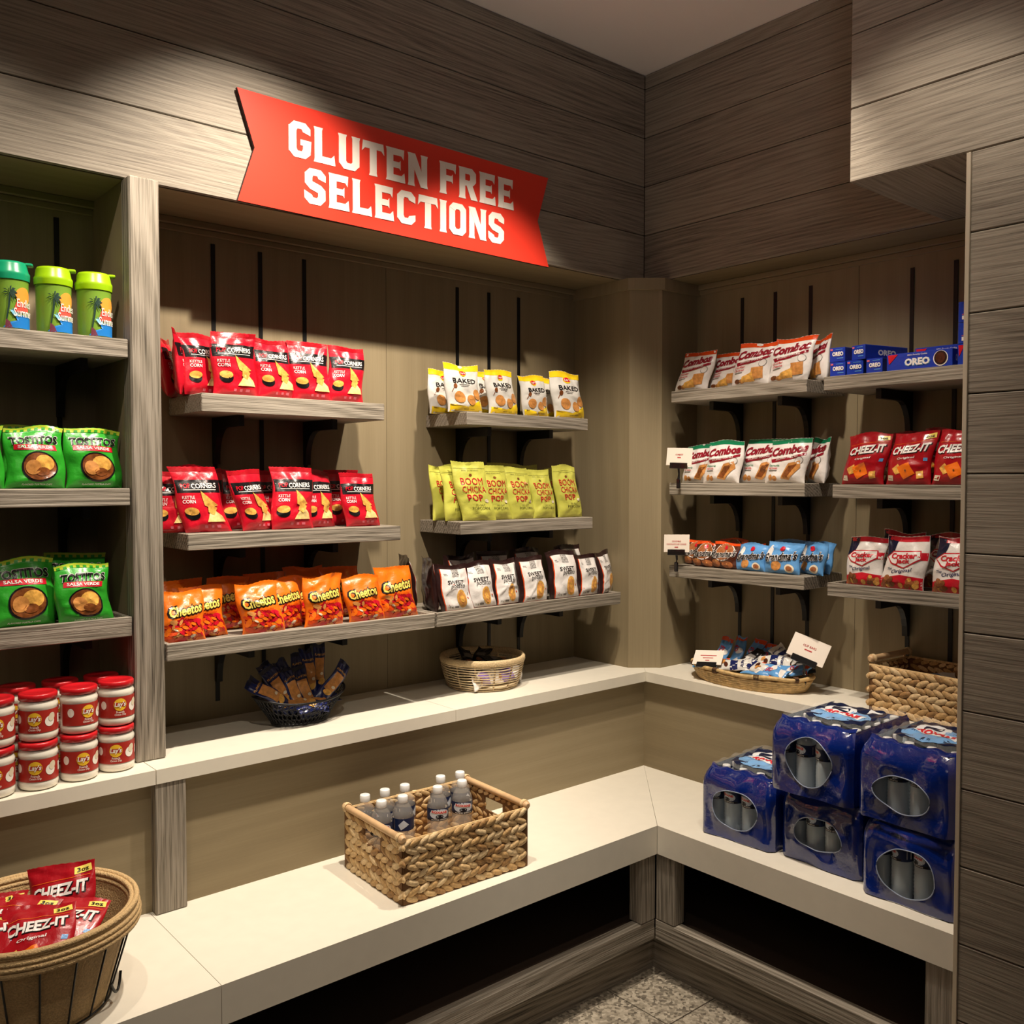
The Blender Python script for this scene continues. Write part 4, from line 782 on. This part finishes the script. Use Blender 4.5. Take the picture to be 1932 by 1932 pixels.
# ------------------------------------------------------------------ shrink wrapped water cases
M_WRAP = mat('dark_blue_film', '#052170', .14, spec=.8, coat=1.0, bump=.8, bscale=30); M_CLEAR = mat('clear_film', '#f2f6f8', .08, spec=1.0, alpha=.10); M_RIM = mat('film_edge', '#8f9bb4', .3, coat=.5)
W_ = dict(blu=mat('case_label_blue', '#7fb2e6', .3, coat=.4), nv=mat('case_label_navy', '#0f1a3c', .3, coat=.4), red=mat('case_label_red', '#d6313a', .3), wht=mat('case_label_white', '#eef0f2', .3, coat=.4))
def case(loc, rz, label, hole=(.072, .060, 0.0), seed=0, flip=False):
    """front face looks along -x; width along y"""
    t = thing('water_case', label, 'water pack', loc, (0, 0, rz), 'shrink wrapped cases of water bottles'); q = np.random.RandomState(seed)
    Wd, Dp, H = .258, .352, .205; hy, hz, hc = hole; ph = q.uniform(0, 6.28, 6)
    def bump(a, z): return .0022 * np.sin(a * 48 + z * 30 + ph[0]) + .002 * np.sin(z * 60 - a * 25 + ph[1]) + .003 * np.cos(a * 2 * PI / .0645) * np.clip(1 - abs(z - .09) / .1, 0, 1)
    def front(y, z):
        y = np.asarray(y, float); z = np.asarray(z, float); e = np.clip((z - .150) / .055, 0, 1)
        rnd_ = np.clip((np.abs(y) - (Wd / 2 - .022)) / .022, 0, 1)
        x = .004 + .030 * e ** 2 + .018 * rnd_ ** 2 - bump(y, z) * (1 - rnd_) - .006 * np.exp(-(z / .03) ** 2) * 0
        return np.stack([x, y * (1 - .10 * e ** 2), z + .005 * e * rnd_ * (1 - e)], -1)
    mb = MB(); T_ = []
    ys = np.linspace(-1, 1, 15); per = [(s_ * Wd / 2, .001 + H * .5 * (1 + 1)) for s_ in ()]
    bd = [(-Wd / 2 + Wd * k / 14, .002) for k in range(14)] + [(Wd / 2, .002 + (H - .004) * k / 12) for k in range(12)] + [(Wd / 2 - Wd * k / 14, H - .002) for k in range(14)] + [(-Wd / 2, H - .002 - (H - .004) * k / 12) for k in range(12)]
    bd = np.array(bd); cz = .098 + hc; an = np.arctan2((bd[:, 1] - cz) / hz, bd[:, 0] / hy)
    inn = np.stack([hy * np.cos(an) * (1 + .05 * np.sin(an * 3 + ph[2])), cz + hz * np.sin(an) * (1 + .05 * np.sin(an * 2 + ph[3]))], 1)
    rr = np.linspace(0, 1, 8); Q = inn[None] * (1 - rr[:, None, None]) + bd[None] * rr[:, None, None]
    mb.grid(front(Q[..., 0].ravel(), Q[..., 1].ravel()).reshape(8, len(bd), 3), M_WRAP, close_v=True)
    for sg in (-1, 1):                                          # long sides, back and bottom
        X, Z = np.meshgrid(np.linspace(0, 1, 30), np.linspace(0, 1, 12), indexing='ij'); F0 = front(np.full(12, sg * Wd / 2), np.linspace(.002, H - .002, 12))
        P = np.zeros((30, 12, 3)); P[..., 0] = F0[None, :, 0] * (1 - X) + Dp * X; zz = F0[None, :, 2] * np.ones_like(X); P[..., 2] = zz - .0 * X
        P[..., 1] = F0[None, :, 1] * np.ones_like(X) + sg * (.0035 * np.sin(X * PI) * np.cos(X * 12 * PI) + .0) * (1 - np.clip((zz - .15) / .05, 0, 1))
        mb.grid(P if sg > 0 else P[::-1], M_WRAP)
    mb.box(Dp - .002, Dp, -Wd / 2 + .006, Wd / 2 - .006, .002, H - .01, M_WRAP); mb.box(.022, Dp, -Wd / 2 + .004, Wd / 2 - .004, .0005, .003, M_WRAP)
    Fy = np.linspace(-Wd / 2, Wd / 2, 21); e0 = front(Fy, np.full(21, H - .002)); e1 = e0.copy(); e1[:, 0] = .062 + .012 * np.cos(Fy * 30 + ph[4]); e1[:, 2] = H + .002 + .004 * np.cos(Fy * 2 * PI / .0645); em = (e0 + e1) / 2; em[:, 2] += .005
    mb.grid(np.stack([e0, em, e1]), M_WRAP)
    mb.build('blue_wrap', t)
    mb = MB(); P3 = front(inn[:, 0], inn[:, 1]); P3[:, 0] -= .0012; mb.tube(P3, .0016, M_RIM, 5, closed=True); mb.build('film_rim', t)
    GX, GY = np.meshgrid(np.linspace(.066, Dp, 40), np.linspace(-Wd / 2 + .006, Wd / 2 - .006, 28), indexing='ij')
    def top(X, Y): return H + .003 + .0035 * np.cos((Y) * 2 * PI / .0645 + PI) * np.cos((X - .035) * 2 * PI / .062) + .0015 * np.sin(X * 70 + Y * 50 + ph[5])
    mb = MB(); P = np.stack([GX, GY, top(GX, GY)], -1); mb.grid(P, M_CLEAR); mb.build('clear_top_film', t)
    mb = MB(); sY = -1 if not flip else 1
    def tp(X, Z, off): 
        xx = .205 + Z - .10; yy = -X * 1.0; return np.stack([xx, yy, top(xx, yy) + .0012 + off], 1)
    cm = [('poly', W_['nv'], [(-.47, .10), (-.30, .0), (.30, .0), (.47, .10), (.47, .90), (.36, 1), (-.36, 1), (-.47, .90)], .4), ('ell', W_['blu'], .0, .36, .44, .36, 0, 1, 28), ('ell', W_['wht'], -.16, .66, .24, .20, 0, 1.6), ('ell', W_['nv'], -.16, .67, .14, .12, 0, 2.2), ('poly', W_['wht'], [(-.38, .42), (.30, .30), (.36, .46), (-.34, .60)], 2.6), ('txt', W_['red'], 'ROXANE', .0, .445, .13, .56, -8, 0, .06, 4), ('poly', W_['wht'], [(-.2, .62), (-.1, .76), (-.02, .64)], 3), ('rect', W_['wht'], .20, .38, .74, .92, 5, 2)]
    art(mb, cm, .20, .20, tp); mb.build('top_label', t)
    for i in range(6):
        for j in range(4):
            if CASEB[0] is None: b_ = CASEB[0] = bottle(t, n=14, labelled=True)
            else: b_ = copy_tree(CASEB[0], t)
            b_.location = (.043 + i * .0555, (j - 1.5) * .0620, .003); b_.scale = (.88, .88, .96); b_.rotation_euler = (0, 0, q.uniform(-1.0, 1.0) - PI / 2)
    return t
CASEB = [None]
case((-.468, -.790, .508), R(3), 'blue wrapped water case standing alone at the left of the stack', (.080, .062, .0), 1)
case((-.445, -1.058, .508), R(-2), 'blue wrapped water case at the bottom of the middle stack', (.078, .048, -.002), 2)
case((-.492, -1.343, .508), R(0), 'blue wrapped water case at the bottom beside the pillar', (.078, .064, -.01), 3)
case((-.484, -1.050, .716), R(1), 'blue wrapped water case on top of the middle stack, round window', (.072, .068, .004), 4)
case((-.496, -1.330, .716), R(-1), 'blue wrapped water case on top beside the pillar', (.078, .046, -.014), 5, True)

# ------------------------------------------------------------------ round cane basket on the left ledge
M_CANE = mat('pale_cane', '#d9c5a0', .55, bump=.3, bscale=160, vary=.15); M_CANE2 = mat('cane_wrap', '#cdb48a', .6, bump=.6, bscale=220, vary=.2)
t = thing('cane_basket', 'round open slatted cane basket with a pale wrapped rim, full of dark wrapped bars', 'basket', (-.742, .100, .8835))
def cr(z): return .118 + .030 * min(1, (z / .085)) ** .6
mb = MB()
for k in range(10):
    z = .004 + k * .0092; rr = cr(z); mb.tube([(rr * math.cos(a), rr * math.sin(a), z + .001 * math.sin(a * 9 + k)) for a in np.linspace(0, 2 * PI, 56, endpoint=False)], .0023, M_CANE, 5, closed=True)
mb.build('cane_rings', t)
for k in range(13):
    mb = MB(); a = 2 * PI * k / 13; mb.tube([((cr(z) - .004) * math.cos(a), (cr(z) - .004) * math.sin(a), z) for z in np.linspace(.002, .10, 8)], .0032, M_CANE2, 5); mb.build('stake', t)
mb = MB(); rz_ = .148; mb.lathe([(rz_ - .006, .092), (rz_ + .003, .091), (rz_ + .006, .098), (rz_ + .005, .108), (rz_, .114), (rz_ - .006, .112), (rz_ - .009, .104), (rz_ - .006, .092)], M_CANE2, 64); mb.build('wrapped_rim', t)
mb = MB(); mb.lathe([(.001, .001), (.117, .001), (.117, .006), (.001, .006)], M_CANE, 40); mb.build('base', t)
q = random.Random(4)
kinds = ['bar_k', 'bar_k', 'bar_k', 'bar_p', 'bar_k', 'bar_p', 'bar_k', 'bar_k']
lbl = ['dark wrapped bar at the left in the cane basket', 'dark wrapped bar leaning up at the back of the cane basket', 'dark wrapped bar in the middle of the cane basket', 'purple and white wrapped bar low in the cane basket, left side', 'dark wrapped bar at the right in the cane basket', 'purple and white wrapped bar low in the cane basket, right side', 'dark wrapped bar at the back right of the cane basket', 'dark wrapped bar at the front of the cane basket']
def laid(kind, loc, yaw_, pit, roll, name, label, cat, group, seed, sc=1):
    mb = bag(kind, seed=seed, sc=sc, full=.9)
    for a_ in mb.v: a_[:, 2] -= A[kind][1] * sc / 2
    o = mb.build(name, loc=loc); o.rotation_euler = (Matrix.Rotation(R(yaw_), 3, 'Z') @ Matrix.Rotation(R(pit), 3, 'X') @ Matrix.Rotation(R(roll), 3, 'Y')).to_euler()
    return tag(o, label, cat, group)
for k, (dx, dy, dz, yw, pt, rl) in enumerate([(-.058, .0, .080, 20, -62, 60), (-.02, .065, .088, 5, -55, 30), (0, .0, .075, -10, -70, 80), (-.050, -.075, .040, 10, -12, 86), (.075, .01, .080, 40, -70, -50), (.055, -.070, .042, -12, -12, 88), (.03, .045, .090, -30, -60, 20), (.0, -.055, .078, 0, -78, 95)]):
    laid(kinds[k], (-.742 + dx, .100 + dy, .8835 + dz), yw, pt, rl, 'wrapped_bar', lbl[k], 'snack bar', 'wrapped bars in the round cane basket', 300 + k, .82)

# ------------------------------------------------------------------ black wire basket with blue nut tubes
t = thing('wire_basket', 'boat shaped black wire basket holding upright blue nut tubes', 'basket', (-1.478, .070, .8835), (0, 0, R(4)))
M_WIRE = mat('black_wire', '#141416', .35, metal=.4)
def boat(a, s_): 
    rx, ry = .088 + .062 * s_, .060 + .034 * s_; z = .004 + .070 * s_ + .022 * s_ * abs(math.cos(a)) ** 3; return (rx * math.cos(a), ry * math.sin(a), z)
mb = MB()
for s_, r_ in ((1, .0034), (.0, .0028), (.04, .0028)): mb.tube([boat(a, s_) for a in np.linspace(0, 2 * PI, 56, endpoint=False)], r_, M_WIRE, 6, closed=True)
mb.build('rim_wire', t)
mb = MB()
for k in range(46):
    for sg in (-1, 1):
        a0 = 2 * PI * k / 46; mb.tube([boat(a0 + sg * .34 * s_ + sg * .05 * math.sin(s_ * 25), s_) for s_ in np.linspace(0, 1, 10)], .0012, M_WIRE, 4)
for s_ in (.25, .5, .75): mb.tube([boat(a, s_ + .03 * math.sin(a * 23)) for a in np.linspace(0, 2 * PI, 92, endpoint=False)], .0012, M_WIRE, 4, closed=True)
for k in range(-5, 6):
    y = k * .011; xx = .088 * math.sqrt(max(0, 1 - (y / .060) ** 2)); mb.tube([(-xx, y, .004), (xx, y, .004)], .0012, M_WIRE, 4)
mb.build('wire_mesh', t)
tubes = [(-.095, .0, .095, 10, -20, -48, 'far left leaning out of the basket'), (-.055, .010, .100, -5, -14, -32, 'second from the left'), (-.060, .050, .100, 0, -8, -20, 'left one at the back'), (-.020, .035, .105, 0, -10, -12, 'third from the left at the back'), (-.015, .0, .085, 5, -22, -16, 'in the middle with its tan panel showing'),
         (.025, .005, .085, 0, -22, -10, 'right of the middle, low'), (.030, .050, .115, 0, -8, -4, 'standing near the back centre'), (.055, .040, .125, 0, -6, -2, 'tall one at the back right'), (.095, .050, .135, 4, -6, 2, 'tallest at the rear right'), (.105, -.010, .100, 0, -14, 46, 'far right leaning out to the right'),
         (-.010, -.030, .060, 0, -60, -70, 'lying across the front, left'), (.045, -.028, .058, 0, -60, 75, 'lying across the front, right')]
for k, (dx, dy, dz, yw, pt, rl, l) in enumerate(tubes):
    laid('nut', (-1.478 + dx, .070 + dy, .8835 + dz), yw, pt, rl, 'nut_tube', 'blue nut tube in the wire basket, ' + l, 'nut packet', 'blue nut tubes in the wire basket', 330 + k, 1.0)

# ------------------------------------------------------------------ wicker tray of bars on the right ledge
M_WK = mat('wicker', '#c8a873', .55, bump=.5, bscale=60, vary=.3); M_WKD = mat('wicker_tie', '#5d3f28', .7)
t = thing('wicker_tray', 'shallow oval wicker tray piled with snack bars on the right ledge', 'tray', (.022, -.500, .8835))
def oval(a, s_): return ((.119 + .012 * s_) * math.cos(a), (.217 + .024 * s_) * math.sin(a))
mb = MB()
for k in range(5):
    s_ = k / 5.
    for off in (0, PI): mb.tube([(*[c * (1 + .012 * math.sin(a * 15 + off + k)) for c in oval(a, s_)], .006 + .040 * s_ + .0035 * math.sin(a * 15 + off + k)) for a in np.linspace(0, 2 * PI, 110, endpoint=False)], .0052, M_WK, 5, closed=True)
mb.build('woven_wall', t)
mb = MB(); mb.tube([(*oval(a, 1.04), .052 + .002 * math.sin(a * 7)) for a in np.linspace(0, 2 * PI, 72, endpoint=False)], [.0072 + .0007 * math.sin(a * 31) for a in range(72)], M_WK, 8, closed=True); mb.build('rim', t)
for a in (2.2, 2.9, 3.6, 4.3, .6, 5.4):
    x, y = oval(a, 1.04); mb = MB()
    for d_ in (-.018, -.009, 0, .009, .018):
        x, y = oval(a + d_ * 2, 1.04); mb.tube([(x + .009 * math.cos(b_) * math.cos(a), y + .009 * math.cos(b_) * math.sin(a), .052 + .009 * math.sin(b_)) for b_ in np.linspace(0, 2 * PI, 10, endpoint=False)], .0016, M_WKD, 4, closed=True)
    mb.build('tie', t)
mb = MB(); mb.lathe([(.001, .002), (1, .002), (1, .006), (.001, .006)], M_WK, 48, sx=.118, sy=.215); mb.build('base', t)
q = random.Random(12)
bars = [('bar_o', .06, .17, .080, -80, -30, 10, 'standing at the left end with its name facing left'), ('bar_o', .09, .12, .085, -95, -30, -10, 'standing in the rear left, orange top'), ('bar_o', .09, .05, .085, -90, -35, 5, 'in the rear row second, orange top'), ('bar_o', .085, -.01, .080, -85, -40, -8, 'in the rear row third, orange top'),
        ('bar_o', -.05, .14, .058, -90, -70, 60, 'lying at the front left'), ('bar_k', -.03, .07, .060, -90, -75, 85, 'dark one lying front left of centre'), ('bar_n', -.055, .03, .066, -90, -60, 70, 'white and navy one at the centre front'), ('bar_n', -.03, -.03, .074, -90, -62, -75, 'white and navy one right of the centre'), ('bar_k', .03, .03, .075, -90, -50, 20, 'dark one in the middle of the pile'),
        ('bar_n', .07, -.09, .100, -90, -45, -60, 'silver and navy one lying high at the back right'), ('bar_n', .03, -.08, .085, -90, -50, 80, 'silver one below the high back right bar'), ('bar_o', -.04, -.12, .066, -90, -60, -80, 'light blue one at the front right'), ('bar_o', .0, -.17, .070, -90, -55, 75, 'light blue one at the right end'), ('bar_o', -.045, -.07, .056, -90, -70, 86, 'light blue one low between centre and right'), ('bar_k', .05, -.16, .072, -90, -50, 70, 'dark one under the larger price card')]
for k, (kd, dx, dy, dz, yw, pt, rl, l) in enumerate(bars):
    laid(kd, (.022 + dx, -.500 + dy, .8835 + dz), yw, pt, rl, 'snack_bar', 'snack bar in the wicker tray, ' + l, 'snack bar', 'snack bars in the wicker tray', 360 + k, .86)
# packets in the basket by the pillar
for k, (dx, dy, yw, rl, l) in enumerate(((-.02, -.06, -90, 80, 'nearer the pillar, blue and white'), (.03, -.02, -90, 70, 'behind, blue and white'), (-.03, .03, -90, 95, 'left one, white'), (.04, .08, -90, 60, 'far left at the back'))):
    laid('bar_w', (.052 + dx, -1.205 + dy, .8845 + .105), yw, -70, rl, 'snack_packet', 'pale packet in the plaited basket by the pillar, ' + l, 'snack packet', 'pale packets in the basket by the pillar', 390 + k, 1.0)

# ------------------------------------------------------------------ price cards in clip holders
M_CARD = mat('price_card', '#eadfd2', .5); M_CT = mat('card_red_text', '#b8383a', .6); M_CLIP = mat('black_clip', '#0e0e10', .25, coat=.4)
def card(loc, rz, pit, roll, w_, h_, lines, label, base_z, bx=0, stemy=0):
    """card faces local -y; loc = middle of the card's lower edge"""
    t = thing('price_card_holder', label, 'price card', loc, (0, 0, rz), 'price cards in black clips')
    Mx = TM(rot=(R(pit), R(roll), 0)); mb = MB(); mb.bbox(-w_ / 2, w_ / 2, -.0008, .0008, 0, h_, M_CARD, .0003, Mx)
    def fc(X, Z, off): return xf(np.stack([X, np.full_like(X, -.001 - off * .5), Z], 1), Mx)
    art(mb, [('txt', M_CT, s_, 0, .62 - i * .17, .09, wd, 0, 0, .01) if s_ else ('rect', M_CT, -wd / 2, wd / 2, .595 - i * .17, .645 - i * .17, 0) for i, (s_, wd) in enumerate(lines)], w_, h_, fc); mb.build('card', t)
    mb = MB(); mb.bbox(-w_ * .34, w_ * .34, -.004, .004, -.012, .010, M_CLIP, .001, Mx)
    for s_ in (-1, 1): mb.lathe([(.0035, -.001), (.0035, .001)], M_CAP, 8, c=(s_ * w_ * .2, 0)) if 0 else None
    mb.build('card_clamp', t)
    mb = MB(); dz = base_z - loc[2]; mb.tube([(0, 0, -.008), (.0, .004, dz * .5), (bx, stemy, dz + .010)], [.005, .004, .006], M_CLIP, 8)
    mb.bbox(bx - .007, bx + .007, stemy - .006, stemy + .004, dz - .020, dz + .016, M_CLIP, .002); mb.build('clip_stem', t)
    return t
card((-.066, -.235, 1.672), R(-78), -6, 2, .106, .066, (('COMBOS', .3), ('', .14)), 'small cream price card clipped to the shelf of green topped pretzel bags', 1.606, .0, .000)
card((-.072, -.232, 1.346), R(-78), -6, -2, .106, .066, (("GRANDMA'S", .36), ('CHOCOLATE CHIP COOKIES', .78), ('', .14)), 'small cream price card clipped to the shelf of brown cookie bags', 1.292, .0, .000)
card((-.085, -.385, .945), R(-72), -48, -4, .110, .066, (('', .56), ('', .36), ('', .14)), 'cream price card lying back at the front left of the wicker tray', .935, .0, .004)
card((-.005, -.735, 1.002), R(-72), -24, 18, .128, .082, (('CLIF BARS', .36), ('', .2)), 'larger tilted cream price card at the right end of the wicker tray', .938, .0, .010)

# ------------------------------------------------------------------ big coiled rope basket, lower left
M_JUTE = mat('coiled_rope', '#c7a878', .75, bump=.8, bscale=240, vary=.18); M_JUTE2 = mat('coiled_rope_inside', '#b99b6c', .8, bump=.8, bscale=240, vary=.18)
JC = (-2.325, -.365, .5085)
t = thing('rope_basket', 'large round coiled rope basket with black ribs at the lower left', 'basket', JC)
prof = []; H_ = .200
def jr(z): return .140 + .060 * (z / H_)
for k in range(15):
    z0 = k * H_ / 15
    for a in (0, .5): prof.append((jr(z0) + (.0028 if a else 0), z0 + a * H_ / 15))
mb = MB(); mb.lathe(prof + [(jr(H_) + .003, H_)], M_JUTE, 72)
pin = [(r_ - .012, z_) for r_, z_ in prof]; mb.lathe(pin[::-1] + [(.001, .008)], M_JUTE2, 72); mb.lathe([(.001, .0), (jr(0), 0)], M_JUTE, 40); mb.build('coiled_body', t)
mb = MB()
for k, (dr, z_) in enumerate(((.0, H_), (.004, H_ - .010), (.006, H_ - .020), (.002, H_ + .006), (-.007, H_ + .003), (-.010, H_ - .008), (.006, H_ - .031))):
    mb.tube([((jr(H_) + dr) * math.cos(a), (jr(H_) + dr) * math.sin(a), z_) for a in np.linspace(0, 2 * PI, 72, endpoint=False)], .0062, M_JUTE, 8, closed=True)
mb.build('rolled_rim', t)
for k in range(18):
    a = 2 * PI * k / 18; mb = MB(); mb.tube([((jr(z_) + .006) * math.cos(a), (jr(z_) + .006) * math.sin(a), z_) for z_ in np.linspace(.004, H_ - .036, 6)], .0022, M_BLACK, 5); mb.build('metal_rib', t)
mb = MB()
for z_ in (.006, H_ - .036): mb.tube([((jr(z_) + .007) * math.cos(a), (jr(z_) + .007) * math.sin(a), z_) for a in np.linspace(0, 2 * PI, 60, endpoint=False)], .0025, M_BLACK, 5, closed=True)
mb.build('metal_ring', t)
a0 = R(-38); mb = MB(); rr = jr(.05) + .012
mb.tube([(rr * math.cos(a0 + s_ * .16) + .004, rr * math.sin(a0 + s_ * .16), .055 - .030 * (1 - s_ * s_)) for s_ in np.linspace(-1, 1, 11)], .003, M_BLACK, 6); mb.build('ring_handle', t)
jb = [(.075, .085, .165, -38, -20, -6, 1.05, 'upright at the back against the rim'), (.055, -.010, .150, -36, -58, 8, 1.0, 'in front on the right, lying back'), (-.010, -.055, .160, -36, -48, -10, 1.05, 'in front at the lower left, name large'), (-.030, .045, .155, -30, -50, 12, 1.0, 'in the middle left, partly under others'), (-.09, .0, .150, -40, -56, -20, 1.0, 'at the far left against the rim'), (-.07, .09, .15, -20, -40, 5, 1.0, 'at the back left'), (.0, .01, .09, -36, -70, 40, 1.0, 'underneath the others in the middle')]
for k, (dx, dy, dz, yw, pt, rl, sc, l) in enumerate(jb):
    laid('crack', (JC[0] + dx, JC[1] + dy, JC[2] + dz), yw, pt, rl, 'cracker_bag', 'red cracker bag in the big rope basket, ' + l, 'cracker bag', 'red cracker bags in the rope basket', 400 + k, sc)
